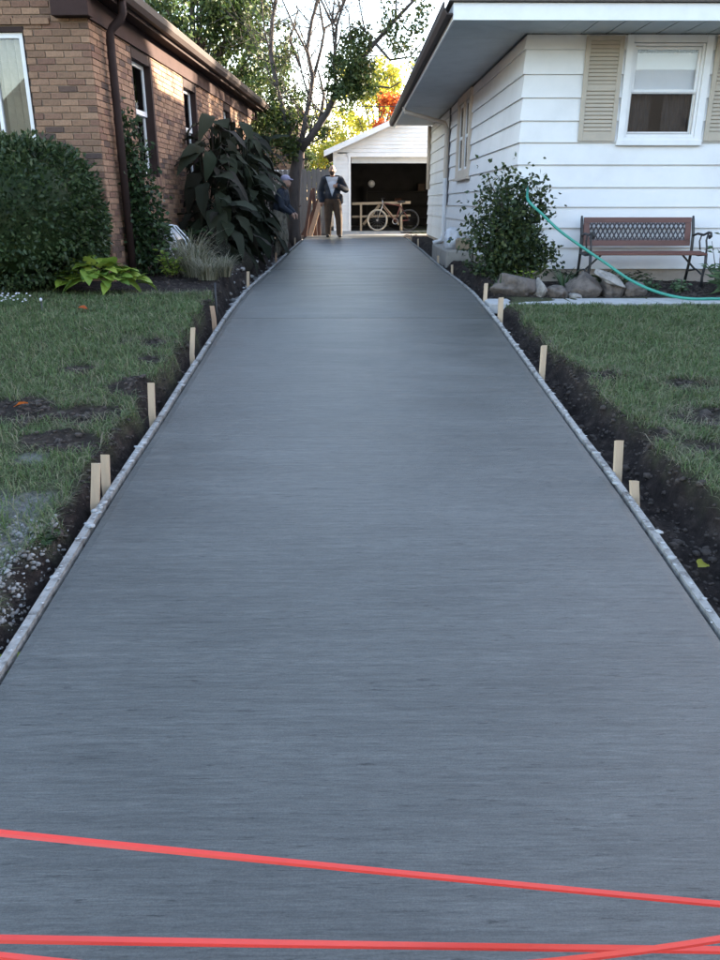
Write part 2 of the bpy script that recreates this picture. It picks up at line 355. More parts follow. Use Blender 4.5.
# ------------------------------------------------------------------ terrain
PY = np.array([-60, -6, 0, 2.5, 4, 4.6, 8.0, 9.6, 12.8, 17.5, 22, 27, 60]); PZ = np.array([-1.15, -1.1, -.88, -.62, -.46, -.42, -.105, -.02, .0, .07, .11, .12, .15])
_yy = np.linspace(-60, 60, 4801); _zz = np.interp(_yy, PY, PZ); _zz = np.convolve(np.pad(_zz, 16, 'edge'), np.ones(33)/33, 'valid')
def prof(Y): return np.interp(Y, _yy, _zz)
XL, XR = -1.30, 1.46                # slab edges
FL, FR = XL-.042, XR+.042           # outer faces of the form boards
SLAB_END = 23.3
def ground(X, Y):
    """height, soil amount, pale amount of the ground sheet"""
    X = np.asarray(X, float); Y = np.asarray(Y, float); p = prof(Y)
    n1 = fbm(X, Y, 1.1, 1); n2 = fbm(X, Y, 6, 2); n3 = fbm(X, Y, 2.6, 3)
    left = X < .08; d = np.where(left, FL-X, X-FR)
    Ll = np.interp(Y, [0, 2.5, 5, 7.6, 9, 14, 22, 26], [.02, .04, .09, .19, .17, .10, .03, 0]); Lr = np.interp(Y, [0, 2.5, 6, 8.3, 9.2, 12, 20, 24], [.05, .10, .07, .012, .02, .03, .0, 0])
    wl = np.interp(Y, [0, 2, 4, 8, 12, 22], [.05, .055, .065, .075, .2, .2])+.14*(n3-.5); wr = np.interp(Y, [0, 2, 4, 6, 8, 8.4, 9, 22], [.30, .30, .23, .15, .1, .05, .14, .2])+.26*(n3-.5)
    lawn = p+np.where(left, Ll, Lr)+(n1-.5)*.06+(n2-.5)*.03
    lawn = lawn+np.where(left, np.interp(-X, [1.4, 4, 9], [0, .05, .1]), 0)*np.clip(1-Y/12, 0, 1)
    tr = p-.13+(n2-.5)*.07
    wd = np.where(left, wl, wr); ww = np.where(left, .09, .15)
    t = sstep(wd, wd+ww, d); act = 1-sstep(21.5, 23.5, Y)
    z = np.where(d > 0, (tr*(1-t)+lawn*t)*act+lawn*(1-act), np.where(act > .5, p-.17, p-.02))
    soil = np.where(d > 0, 1-sstep(wd+ww*.65, wd+ww*1.25, d+(n2-.5)*.14), 1)
    # bare patches scraped in the left lawn, dug clods at right
    for px, py, r in ((30, 405, .34), (128, 375, .2), (150, 340, .2), (60, 432, .2), (150, 318, .18), (80, 355, .14), (105, 400, .15)):
        c = atz(px, py, float(prof(5)+.12)); c = atz(px, py, float(prof(c.y)+.15))
        q = np.hypot((X-c.x)/1.3, (Y-c.y)/.8)/r+(n2-.5)*1.3; k = (1-sstep(.65, 1.1, q))*.95; soil = np.maximum(soil, k); z = z+np.where(q < 1.2, (n3-.45)*.10*(1-sstep(.5, 1.2, q)), 0)
    for px, py, r in ((705, 420, .28), (690, 382, .2), (650, 440, .2), (600, 372, .16), (712, 455, .25)):
        c = atz(px, py, float(prof(5)+.1)); c = atz(px, py, float(prof(c.y)+.08))
        q = np.hypot((X-c.x)/1.3, (Y-c.y)/.8)/r+(n2-.5)*1.3; k = (1-sstep(.6, 1.1, q))*.85; soil = np.maximum(soil, k); z = z+np.where(q < 1.2, (n3-.4)*.08*(1-sstep(.5, 1.2, q)), 0)
    z = z+np.where(d > 0, soil*((fbm(X, Y, 13, 21, 3)-.5)*.075), 0)*(Y < 24)
    bedR = sstep(8.95, 9.1, Y)*(X > .1); bedL = sstep(8.0, 8.5, Y+(n1-.5)*.8)*(X < .1)
    soil = np.where(d > 0, np.maximum(soil, np.where((Y < 24) & (np.abs(X) < 12), np.maximum(bedR, bedL), 0)), soil)
    pale = np.zeros_like(X)
    for px, py, r in ((12, 505, .26), (30, 530, .2), (10, 560, .3), (30, 470, .1)):
        c = atz(px, py, -.45); q = np.hypot(X-c.x, (Y-c.y)*1.2)/r+(n2-.5)*1.5; pale = np.maximum(pale, (1-sstep(.5, 1.05, q))*.8)
    pale = pale*sstep(.10, .26, d+(n2-.5)*.2)
    return z, soil, pale
gx = np.concatenate([[-700, -300, -120, -60, -30, -18], np.arange(-12, -6, .5), np.arange(-6, -1.1, .05), np.arange(-1.1, 1.3, .3), np.arange(1.3, 6, .05), np.arange(6, 12.1, .5), [18, 30, 60, 120, 300, 700]])
gy = np.concatenate([[-200, -80, -30, -12, -6, -3, -1.5], np.arange(-1, 1.6, .25), np.arange(1.6, 9.4, .05), np.arange(9.4, 26, .15), [26.3, 27, 28, 30, 34, 40, 50, 70, 120, 300, 900, 1800]])
GX, GY = np.meshgrid(gx, gy); gz, gs, gp = ground(GX, GY)
V = np.stack([GX, GY, gz], -1).reshape(-1, 3); nx = len(gx)
i0 = (np.arange(len(gy)-1)[:, None]*nx+np.arange(nx-1)[None]).ravel()
g_o = tag(mesh_np('ground', V, np.stack([i0, i0+1, i0+nx+1, i0+nx], 1), 'ground', smooth=True), kind='structure')
for nm, ar in (('soil', gs), ('pale', gp)):
    at = g_o.data.attributes.new(nm, 'FLOAT', 'POINT'); at.data.foreach_set('value', ar.ravel().astype(np.float32))

# driveway of slab panels parted by a tooled joint
drive = tag(empty('driveway'), kind='structure')
def slab(y0, y1):
    ys = np.linspace(y0, y1, max(3, int((y1-y0)/.15))); e = .010
    rows = []
    for y in ys:
        z = float(prof(y)); dz = -.006 if y in (ys[0], ys[-1]) else 0
        rows.append([(XL+.009, y, z-.15), (XL+.009, y, z-.022), (XL+.018, y, z-.006+dz), (XL+.06, y, z+dz), (XL+.9, y, z+.004+dz), (XR-.9, y, z+.004+dz), (XR-.06, y, z+dz), (XR-.018, y, z-.006+dz), (XR-.009, y, z-.022), (XR-.009, y, z-.15)])
    k = len(rows[0]); v = [q for r in rows for q in r]; f = [(a*k+b, a*k+b+1, (a+1)*k+b+1, (a+1)*k+b) for a in range(len(rows)-1) for b in range(k-1)]
    f += [tuple(range(k))[::-1], tuple((len(rows)-1)*k+j for j in range(k))]
    return MB().add(v, f).build('slab', 'concrete', drive)
JOINTS = [-1.2, 7.93, 12.6, 17.6, SLAB_END]
for a, b in zip(JOINTS[:-1], JOINTS[1:]): slab(a+.007, b-.007)
for j in JOINTS[1:-1]:
    z = float(prof(j)); box('joint_filler', 'concrete', XL+.011, XR-.011, j-.02, j+.02, z-.15, z-.012, drive)
apron = tag(MB().add([(-.75, SLAB_END+.03, float(prof(SLAB_END))-.01), (6, SLAB_END+.03, float(prof(SLAB_END))-.01), (6, 26.62, .125), (-.75, 26.62, .125), (-.75, SLAB_END+.03, -.1), (6, SLAB_END+.03, -.1), (6, 26.62, -.1), (-.75, 26.62, -.1)],
    [(0, 1, 2, 3), (4, 7, 6, 5), (0, 4, 5, 1), (1, 5, 6, 2), (2, 6, 7, 3), (3, 7, 4, 0)]).build('garage_apron', 'old_concrete'), kind='structure')
# front walk of concrete along the flower bed, in flags
walk = tag(empty('path'), kind='structure')
x = XR+.06
for k in range(6):
    wd = .95; z0 = -.055+.02*k/6
    MB().box(x, x+wd-.015, 8.50, 8.96, z0-.1, z0+.012).build('path_flag', 'path', walk, bevel=.008); x += wd

# form boards, end to end along both slab edges
def form_board(side, y0, y1, i):
    x = (FL+XL)/2 if side < 0 else (FR+XR)/2; mb = MB(); n = max(3, int((y1-y0)/.3)); v = []
    off = random.uniform(-.003, .003)
    for k in range(n+1):
        y = y0+(y1-y0)*k/n; z = float(prof(y)); h = .018; wv = .0015*math.sin(k*1.7+i)
        v += [(x-h+wv+off, y, z-.10), (x+h+wv+off, y, z-.10), (x+h+wv+off, y, z+.004), (x-h+wv+off, y, z+.004)]
    f = [(4*k+a, 4*k+(a+1) % 4, 4*k+4+(a+1) % 4, 4*k+4+a) for k in range(n) for a in range(4)]+[(0, 1, 2, 3), (4*n+3, 4*n+2, 4*n+1, 4*n)]
    o = mb.add(v, f).build('form_board', 'form')
    # splashes of dried concrete stuck to the board
    N = int((y1-y0)*26); yy = rng.uniform(y0+.03, y1-.03, N); pos = np.stack([x+rng.normal(0, .009, N), yy, prof(yy)+.003], 1)
    tag(scatter_lumps('concrete_splash', pos, rng.gamma(2, .0042, N)+.002, 'splat', o, .25), kind='stuff')
    return o
WHERE_L = ['where the ribbons cross', 'by the paired stakes', 'by the dark metal rod', 'by the big leaved plants', 'by the person in a cap', 'by the tree trunk']
WHERE_R = ['where the ribbons cross', 'by the spilled yellow leaf', 'by the paired stakes', 'by the walk end', 'by the corner shrub', 'by the concrete step', 'by the downspout', 'nearest the garage']
for side, nm, grp in ((-1, 'narrow form board on the brick house side', 'form boards on the brick house side'), (1, 'narrow form board on the white house side', 'form boards on the white house side')):
    ys = [-.9, 2.75, 6.4, 10.05, 13.7, 17.35, 21.0] if side < 0 else [-.5, 1.9, 5.3, 8.6, 12.2, 15.9, 19.5, 21.6]
    for i in range(len(ys)-1): tag(form_board(side, ys[i]+.003, ys[i+1]-.003, i), nm+' '+(WHERE_L if side < 0 else WHERE_R)[i], 'board', grp)

# stakes: (photo x at base, y base, x top, y top, lean label)
def stake(side, xb, yb, xt, yt, label, m='stake', wd=.042, group=None, cat='stake', slim=1.0):
    xs = FL-.006-wd/2 if side < 0 else FR+.006+wd/2
    b = atX(xb, yb, xs); t = atY(xt, yt, b.y); zb = min(b.z, float(prof(b.y)))-.26
    dx = (t.x-xs); dx = max(-.05, min(.05, dx)); H = t.z; mb = MB(); w2 = wd/2*slim; d2 = .016
    rows = []
    for z, s in ((zb, .25), (zb+.14, 1), (b.z, 1), (H-.012, 1), (H, 1)):
        k = (z-b.z)/max(.05, H-b.z); ox = dx*max(k, -.1)
        rows.append([(ox-w2*s, -d2*s, z), (ox+w2*s, -d2*s, z), (ox+w2*s, d2*s, z), (ox-w2*s, d2*s, z)])
    rows[-1] = [(a, bb, c+(.012 if i < 2 else -.006)*random.uniform(.3, 1)) for i, (a, bb, c) in enumerate(rows[-1])]
    v = [q for r in rows for q in r]; f = [(4*k+a, 4*k+(a+1) % 4, 4*k+4+(a+1) % 4, 4*k+4+a) for k in range(len(rows)-1) for a in range(4)]+[(3, 2, 1, 0), (16, 17, 18, 19)]
    o = mb.add(v, f).build('wooden_stake', m); o.location = (xs, b.y, 0); o.rotation_euler = (0, 0, random.uniform(-.12, .12)) ; return tag(o, label, cat, group)
SL = 'stakes along the forms'
stake(-1, 95, 505, 96, 464, 'shorter of two raw wood stakes side by side at the brick house lawn', group=SL)
stake(-1, 106, 484, 105, 455, 'taller of two raw wood stakes side by side at the brick house lawn', group=SL)
stake(-1, 152, 413, 151, 383, 'lone pine stake rising from the trench beside a bare dirt patch', group=SL)
stake(-1, 192, 354, 193, 328, 'slim pine stake between the dirt patch and the dark metal rod', group=SL, wd=.036)
stake(-1, 214, 319, 212, 306, 'weathered reddish short stake beside the dark metal rod', 'stake_old', group=SL, wd=.04)
stake(-1, 248, 289, 248, 272, 'pale stake beside the variegated grass clump', group=SL, wd=.036)
stake(-1, 276, 266, 276, 253, 'thin grey stake before the person in camouflage trousers', 'stake_old', group=SL, wd=.032)
stake(-1, 295, 247, 295, 238, 'thin pale stake before the tree trunk', group=SL, wd=.03)
stake(1, 635, 506, 634, 481, 'shorter of two stakes standing close together at the white house lawn', group=SL)
stake(1, 617, 482, 619, 441, 'taller of two stakes standing close together at the white house lawn', group=SL)
stake(1, 542, 374, 544, 346, 'lone pale stake halfway along the white house lawn trench', group=SL, wd=.04)
stake(1, 500, 321, 501, 298, 'wide stake at the corner of lawn and front walk', group=SL, wd=.05)
stake(1, 485, 301, 486, 284, 'pale stake beside the spiky plant at the front walk end', group=SL, wd=.04)
stake(1, 452, 276, 452, 265, 'thin pale stake nearer the spiky plant, past the concrete step', group=SL, wd=.034)
stake(1, 438, 264, 438, 256, 'short pale stake in front of the concrete step', group=SL, wd=.034)
stake(1, 418, 246, 418, 239, 'small stake beside the far end of the concrete step', group=SL, wd=.036)
stake(1, 411, 241, 411, 235, 'small stake at the slab corner near the garage', group=SL, wd=.036)
b = atX(217, 318, FL-.09); t = atY(215, 283, b.y)
tag(MB().tube([(b.x, b.y, b.z-.3), (b.x, b.y, b.z), (t.x, b.y, t.z)], .011, 8).build('metal_rod', 'iron', smooth=True), 'thin dark metal rod standing at the slab edge before the grass clump', 'rod')

# ------------------------------------------------------------------ white house
WX, WY, ZB, ZS = 2.15, 10.5, .17, 2.93; BK = 22.6; RX = 14.0
hw = tag(empty('white_house', (0, 0, 0)), 'white lap sided ranch house with beige shutters and wide grey soffit', 'house')
COURSE = [ZB, .44, .69, .95, 1.19, 1.46, 1.72, 1.97, 2.23, 2.49, 2.76, 2.925]
WIN = (3.36, 4.42, 1.70, 2.922)      # window opening incl. casing on the front
wallp = MB()
wallp.box(WX+.004, WIN[0]-.002, WY+.004, WY+.12, .02, ZS).box(WIN[1]+.002, RX, WY+.004, WY+.12, .02, ZS).box(WIN[0]-.002, WIN[1]+.002, WY+.004, WY+.12, .02, WIN[2]-.005)
wallp.box(WX+.004, WX+.12, WY+.12, BK, .02, ZS).box(WX+.12, RX, BK-.12, BK, .02, ZS).box(RX-.12, RX, WY+.12, BK-.12, .02, ZS)
wallw = wallp.build('wall', 'white', hw)
found = MB().box(WX+.006, RX+.01, WY-.006, WY+.003, -.6, ZB-.004).box(WX-.006, WX+.003, WY+.003, BK+.01, -.6, ZB-.004).build('foundation', 'found', hw)
def front_board(x0, x1, z0, z1, mitre):
    t0, t1 = .038, .010; zt = z1+.012
    xa, xb = (WX-t0, WX-t1) if mitre else (x0, x0)
    v = [(xa, WY-t0, z0), (x1, WY-t0, z0), (x1, WY-t1, zt), (xb, WY-t1, zt), (x0, WY+.002, z0), (x1, WY+.002, z0), (x1, WY+.002, zt), (x0, WY+.002, zt)]
    return MB().add(v, [(0, 1, 2, 3), (4, 7, 6, 5), (0, 4, 5, 1), (1, 5, 6, 2), (2, 6, 7, 3), (3, 7, 4, 0)]).build('siding_board', 'siding', wallw)
def side_board(y0, y1, z0, z1, mitre):
    t0, t1 = .038, .010; zt = z1+.012
    ya, yb = (WY-t0, WY-t1) if mitre else (y0, y0)
    v = [(WX-t0, ya, z0), (WX-t0, y1, z0), (WX-t1, y1, zt), (WX-t1, yb, zt), (WX+.002, y0, z0), (WX+.002, y1, z0), (WX+.002, y1, zt), (WX+.002, y0, zt)]
    return MB().add(v, [(0, 1, 2, 3), (4, 7, 6, 5), (0, 4, 5, 1), (1, 5, 6, 2), (2, 6, 7, 3), (3, 7, 4, 0)]).build('siding_board', 'siding', wallw)
SW = (14.75, 16.45, 1.46, 2.9)       # side window
for i in range(len(COURSE)-1):
    z0, z1 = COURSE[i]+.002, COURSE[i+1]-.010
    if i == len(COURSE)-2: z1 = COURSE[-1]-.016
    if COURSE[i] >= 1.71:
        front_board(WX, WIN[0]-.001, z0, z1, True); front_board(WIN[1]+.001, 9.2, z0, z1, False)
    else:
        front_board(WX, 9.2, z0, z1, True)
    if COURSE[i] >= SW[2]-.01:
        side_board(WY, SW[0], z0, z1, True); side_board(SW[1], BK, z0, z1, False)
    else: side_board(WY, BK, z0, z1, True)
# soffit, fascia, gutter, roof
EX, EY = 1.13, 9.65; EB = BK+.1
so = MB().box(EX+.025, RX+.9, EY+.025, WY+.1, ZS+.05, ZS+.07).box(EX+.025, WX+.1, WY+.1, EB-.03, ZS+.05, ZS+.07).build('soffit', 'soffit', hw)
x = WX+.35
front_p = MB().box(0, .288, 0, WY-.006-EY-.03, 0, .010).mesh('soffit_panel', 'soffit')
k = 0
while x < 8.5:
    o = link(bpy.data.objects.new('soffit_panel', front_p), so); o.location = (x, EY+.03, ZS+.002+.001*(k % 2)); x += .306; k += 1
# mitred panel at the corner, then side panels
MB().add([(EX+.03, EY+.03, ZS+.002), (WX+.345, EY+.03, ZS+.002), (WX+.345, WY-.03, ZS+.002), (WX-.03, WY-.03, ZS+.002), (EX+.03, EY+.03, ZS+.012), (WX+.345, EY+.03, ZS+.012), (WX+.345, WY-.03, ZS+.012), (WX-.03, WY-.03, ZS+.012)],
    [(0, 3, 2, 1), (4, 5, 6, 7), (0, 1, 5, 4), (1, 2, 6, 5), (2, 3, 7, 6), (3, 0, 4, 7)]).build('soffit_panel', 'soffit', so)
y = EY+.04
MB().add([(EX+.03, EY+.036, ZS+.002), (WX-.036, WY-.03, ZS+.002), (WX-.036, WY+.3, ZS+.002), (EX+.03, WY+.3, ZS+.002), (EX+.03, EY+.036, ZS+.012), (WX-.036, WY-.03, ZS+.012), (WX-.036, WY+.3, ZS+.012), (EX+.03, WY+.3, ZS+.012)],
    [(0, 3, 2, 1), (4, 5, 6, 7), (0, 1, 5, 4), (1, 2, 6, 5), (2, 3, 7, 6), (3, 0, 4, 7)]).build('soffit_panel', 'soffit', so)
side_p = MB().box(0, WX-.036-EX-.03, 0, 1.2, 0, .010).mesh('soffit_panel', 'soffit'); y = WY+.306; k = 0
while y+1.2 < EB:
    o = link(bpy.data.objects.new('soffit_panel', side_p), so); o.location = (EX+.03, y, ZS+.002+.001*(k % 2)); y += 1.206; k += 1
MB().box(EX, RX+.9, EY, EY+.022, ZS-.02, ZS+.15).build('fascia', 'white', hw, bevel=.003)
MB().box(EX, EX+.022, EY+.024, EB, ZS-.02, ZS+.15).build('fascia', 'white', hw, bevel=.003)
gp_ = [(EX-.003, .03), (EX-.075, .03), (EX-.105, .09), (EX-.11, .145), (EX-.10, .15), (EX-.098, .10), (EX-.07, .045), (EX-.006, .045)]
v = [(a, yy, ZS+zz) for yy in (EY-.02, EB) for a, zz in gp_]; n8 = len(gp_)
MB().add(v, [(i, (i+1) % n8, n8+(i+1) % n8, n8+i) for i in range(n8)]+[tuple(range(n8)), tuple(range(n8, 2*n8))[::-1]]).build('gutter', 'gutter_b', hw)
MB().box(EX-.118, EX-.100, EY-.02, EB, ZS+.148, ZS+.158).build('gutter_lip', 'white', hw)
MB().add([(EX-.05, EY-.04, ZS+.155), (RX+.95, EY-.04, ZS+.155), (RX+.95, EB+.1, ZS+.155), (EX-.05, EB+.1, ZS+.155), (EX-.05, EY-.04, ZS+.175), (RX+.95, EY-.04, ZS+.175), (RX+.95, EB+.1, ZS+.175), (EX-.05, EB+.1, ZS+.175), (EX+6, (EY+EB)/2, ZS+2.15), (RX-5, (EY+EB)/2, ZS+2.15)],
    [(0, 3, 2, 1), (0, 1, 5, 4), (1, 2, 6, 5), (2, 3, 7, 6), (3, 0, 4, 7), (4, 5, 9, 8), (5, 6, 9), (6, 7, 8, 9), (7, 4, 8)]).build('roof', 'shingle', hw)
# front window
wn = empty('window', parent=hw); a0, a1, b0, b1 = WIN; yo = WY-.05
def frame_box(name, m, x0, x1, z0, z1, t, y0, y1, parent, bev=.003, tb=None):
    tb = tb or t
    return MB().box(x0, x0+t, y0, y1, z0, z1).box(x1-t, x1, y0, y1, z0, z1).box(x0+t, x1-t, y0+.0015, y1, z1-t, z1).box(x0+t, x1-t, y0+.0015, y1, z0, z0+tb).build(name, m, parent, bevel=bev)
frame_box('casing', 'white', a0, a1, b0, b1, .085, WY-.055, WY+.11, wn)
frame_box('storm_frame', 'white', a0+.087, a1-.087, b0+.087, b1-.09, .03, WY-.030, WY+.05, wn)
box('sill', 'white', a0-.01, a1+.01, WY-.075, WY-.02, b0-.015, b0+.05, wn, .004)
mz = b0+.615; fx0, fx1 = a0+.119, a1-.119
us = frame_box('upper_sash', 'white', fx0, fx1, mz-.02, b1-.123, .035, WY-.008, WY+.025, wn)
box('pane', 'glass', fx0+.034, fx1-.034, WY+.006, WY+.009, mz+.012, b1-.157, us)
ls = frame_box('lower_sash', 'white', fx0, fx1, b0+.12, mz+.012, .022, WY+.030, WY+.060, wn, tb=.03)
box('pane', 'glass', fx0+.021, fx1-.021, WY+.043, WY+.046, b0+.148, mz-.008, ls)
frame_box('screen_frame', 'steel', fx0+.002, fx1-.002, b0+.119, mz-.022, .014, WY-.002, WY+.012, wn)
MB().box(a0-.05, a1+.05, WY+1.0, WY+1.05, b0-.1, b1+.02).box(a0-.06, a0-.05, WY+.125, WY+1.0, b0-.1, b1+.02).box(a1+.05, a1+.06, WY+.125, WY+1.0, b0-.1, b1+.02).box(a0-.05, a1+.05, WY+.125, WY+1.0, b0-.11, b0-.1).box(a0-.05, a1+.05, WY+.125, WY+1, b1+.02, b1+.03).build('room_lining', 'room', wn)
box('roller_blind', 'blind', fx0+.01, fx1-.01, WY+.064, WY+.068, mz-.01, b1-.18, wn)  # pale panel imitating the sky reflection in the upper sash
for s, xa in ((0, fx0-.01), (1, fx1-.33)):
    v = []; N = 24
    for i in range(N+1):
        xx = xa+.34*i/N; yy = WY+.17+.02*math.sin(i*1.3+s); v += [(xx, yy, b0+.02), (xx, yy, b1-.1)]
    MB().add(v, [(2*i, 2*i+2, 2*i+3, 2*i+1) for i in range(N)]).build('curtain', 'curtain', wn, smooth=True)
# louvred shutters
def shutter(x0, x1, z0, z1):
    s = empty('shutter', (x0, WY-.036, 0), parent=hw); W = x1-x0; st = .055; mid = (z0+z1)/2+.02
    MB().box(0, st, -.028, -.002, z0, z1).box(W-st, W, -.028, -.002, z0, z1).box(st, W-st, -.0265, -.002, z0, z0+.11).box(st, W-st, -.0265, -.002, z1-.05, z1).box(st, W-st, -.0265, -.002, mid-.035, mid+.035).build('frame', 'beige', s, bevel=.003)
    box('backing', 'beige', st, W-st, -.006, -.003, z0+.11, z1-.05, s)
    lm = MB().add([(0, -.021, -.004), (W-2*st-.002, -.021, -.004), (W-2*st-.002, -.008, .030), (0, -.008, .030), (0, -.026, .0), (W-2*st-.002, -.026, .0), (W-2*st-.002, -.011, .034), (0, -.011, .034)], [(0, 3, 2, 1), (4, 5, 6, 7), (0, 1, 5, 4), (1, 2, 6, 5), (2, 3, 7, 6), (3, 0, 4, 7)]).mesh('louvre', 'beige')
    for lo, hi in ((z0+.115, mid-.037), (mid+.037, z1-.052)):
        n = int((hi-lo)/.043)
        for i in range(n):
            o = link(bpy.data.objects.new('louvre', lm), s); o.location = (st+.001, 0, lo+i*(hi-lo)/n+.005)
shutter(2.86, 3.325, 1.735, 2.905); shutter(4.455, 4.92, 1.735, 2.905)
# side window, downspouts
sw = empty('window', parent=hw); y0, y1, z0, z1 = SW
def side_frame(name, m, ya, yb, za, zb, t, xa, xb, parent):
    return MB().box(xa, xb, ya, ya+t, za, zb).box(xa, xb, yb-t, yb, za, zb).box(xa+.0015, xb, ya+t, yb-t, zb-t, zb).box(xa+.0015, xb, ya+t, yb-t, za, za+t).build(name, m, parent, bevel=.003)
side_frame('casing', 'trim_beige', y0, y1, z0, z1, .13, WX-.07, WX+.01, sw)
box('mullion', 'trim_beige', WX-.055, WX+.01, (y0+y1)/2-.07, (y0+y1)/2+.07, z0+.13, z1-.13, sw, .003)
for ya, yb in ((y0+.131, (y0+y1)/2-.071), ((y0+y1)/2+.071, y1-.131)):
    s_ = side_frame('sash', 'white', ya, yb, z0+.131, z1-.131, .05, WX-.025, WX-.006, sw); box('rail', 'white', WX-.024, WX-.007, ya+.05, yb-.05, 2.15, 2.2, s_)
    box('pane', 'glass', WX-.016, WX-.013, ya+.05, yb-.05, z0+.181, z1-.181, s_)
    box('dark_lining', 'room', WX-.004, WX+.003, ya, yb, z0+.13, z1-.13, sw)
box('sill', 'trim_beige', WX-.1, WX-.02, y0-.04, y1+.04, z0-.05, z0-.002, sw, .004)
MB().tube([(EX+.0, 18.1, ZS+.02), (EX+.03, 18.1, ZS-.08), (WX-.12, 18.1, ZS-.30), (WX-.075, 18.1, ZS-.42), (WX-.075, 18.1, 1.5)], .045, 8).build('downspout_top', 'trim_beige', hw)
MB().tube([(WX-.076, 18.1, 1.52), (WX-.076, 18.1, .35), (WX-.12, 18.1, .2), (WX-.3, 18.1, .14)], .048, 8).build('downspout', 'white', hw)
MB().box(WX-.05, WX-.028, 17.82, 17.95, .95, 2.9).build('service_strip', 'lattice', hw, bevel=.003)  # dark strip imitating the shaded gap beside the downspout
MB().tube([(WX-.07, 22.2, ZS), (WX-.07, 22.2, 1.35)], .05, 8).build('conduit', 'trim_beige', hw, smooth=True)
# house step with bag and block
st = tag(MB().box(1.66, WX-.03, 13.9, 16.4, -.1, .21).build('concrete_step', 'old_concrete', bevel=.02), 'low worn concrete step against the white house side wall', 'step')
blk = tag(MB().box(0, .24, 0, .3, 0, .2).build('paper_sack', 'lumber', bevel=.03), 'small tan sack beside the plastic bag on the concrete step', 'sack'); blk.location = (1.86, 13.98, .21)
def lump(name, m, loc, rad, seed, amp=.3, ic=ICO3, parent=None, flat_bottom=True, freq=1.6, facets=0):
    v, f = ic; out = []
    for p in v:
        q = Vector(p); k = 1+amp*mnoise.noise(q*freq+Vector((seed*3.1, seed*1.7, seed)))+amp*.4*mnoise.noise(q*freq*2.7+Vector((seed, 5, 2)))
        c = Vector((q.x*rad[0]*k, q.y*rad[1]*k, q.z*rad[2]*k)); out.append(c)
    out = np.array([c[:] for c in out])
    if facets:
        r2 = random.Random(seed*7+1); q = out/np.array(rad)
        for _ in range(facets):
            nn = np.array(Vector((r2.gauss(0, 1), r2.gauss(0, 1), r2.gauss(.2, 1))).normalized()[:]); dd = q@nn-r2.uniform(.62, .85); q = q-np.maximum(dd, 0)[:, None]*nn*.9
        out = q*np.array(rad)
    if flat_bottom: out[:, 2] = np.maximum(out[:, 2], -rad[2]*.55)
    o = mesh_np(name, out, f, m, parent, smooth=True); o.location = loc; return o
bag = tag(lump('plastic_bag', 'bag', (1.84, 14.62, .345), (.15, .2, .24), 3, .35), 'crumpled pale plastic bag with blue print on the concrete step', 'bag')
for k in range(3): lump('blue_print', 'bag_blue', (-.05-.02*k, -.15+.04*k, .02+.05*k), (.05, .055, .06), 5+k, .3, ICO2, bag, False)

# ------------------------------------------------------------------ brick house (own axes: +y runs back along the driveway)
TH = .045; bh = tag(empty('brick_house', (-2.81, 9.3, 0), -TH), 'brown brick house with dark brown eaves and white sash windows', 'house')
ZT = 2.84; ZG = 0.0; LEN = 11.0; BW = 9.0; SOF = 3.06
CH = .0677; BL = .203; J = .010
bw = MB()
# mortar core: side wall in pieces around windows (windows given as y0,y1,z0,z1)
SWN = [(1.38, 2.25, 1.34, 2.835), (3.92, 4.79, 1.34, 2.835), (7.0, 7.7, 1.6, 2.835)]
FWN = (-3.1, -.72, 1.15, 2.78)
def wall_pieces(mb, lo, hi, zlo, zhi, holes, emit):
    ys = sorted(set([lo, hi]+[h[0] for h in holes]+[h[1] for h in holes]))
    for a, b in zip(ys[:-1], ys[1:]):
        hs = [h for h in holes if h[0] <= a+1e-6 and h[1] >= b-1e-6]
        if not hs: emit(mb, a, b, zlo, zhi)
        else:
            emit(mb, a, b, zlo, hs[0][2])
            if hs[0][3] < zhi: emit(mb, a, b, hs[0][3], zhi)
wall_pieces(bw, .012, LEN, -.3, SOF+.1, SWN, lambda m_, a, b, c, d: m_.box(-.25, -.012, a, b, c, d))
wall_pieces(bw, -BW, -.25, -.3, 3.9, [FWN], lambda m_, a, b, c, d: m_.box(a, b, .012, .2, c, d))
bw.box(-BW, -.25, LEN-.2, LEN, -.3, 3.2).box(-BW, -BW+.2, .2, LEN-.2, -.3, 3.2)
core = bw.build('wall', 'mortar', bh)
def rj(s=.0015): return random.uniform(-s, s)
proto = []
for k in range(4):
    mb = MB().box(0, BL-J, 0, .05, 0, CH-J); proto.append(mb)
bm_full = [MB().box(0, BL-J, 0, .05, 0, CH-J).mesh('brick', 'brick')]
bm_half = MB().box(0, BL/2-J, 0, .05, 0, CH-J).mesh('brick', 'brick')
for me in bm_full+[bm_half]:
    bm = bmesh.new(); bm.from_mesh(me); bmesh.ops.bevel(bm, geom=bm.edges[:], offset=.0025, segments=1, affect='EDGES'); bm.to_mesh(me); bm.free()
cand = []; rest = MB(); nz = int((SOF+.9)/CH)
for r in range(0, nz):                                   # front face bricks
    z = -.02+r*CH; off = (r % 2)*BL/2
    x = -off
    first = True
    while x > -BW+.3:
        L = BL if not (first and off) else BL
        x1 = x if not first else 0
        xa = x-BL if not (first and off) else -BL/2
        if first and off: x = -BL/2; half = True; xa = -BL/2
        else: xa = x-BL; half = False
        inwin = (xa < FWN[1] and xa+(BL/2 if half else BL) > FWN[0] and z+CH > FWN[2] and z < FWN[3])
        if inwin and not (xa+BL > FWN[1]+.06 and xa < FWN[1]): pass
        if not inwin: cand.append((xa, z, half))
        elif xa+BL > FWN[1]+.02 and xa < FWN[1]:
            rest.box(FWN[1]+.004, xa+BL-J, -.006+rj(), .03, z, z+CH-J)
        x = xa; first = False
vis = sorted(cand, key=lambda c: (-(c[0] > -1.75 and c[1] > .9 and c[1] < 3.45), -c[0]))
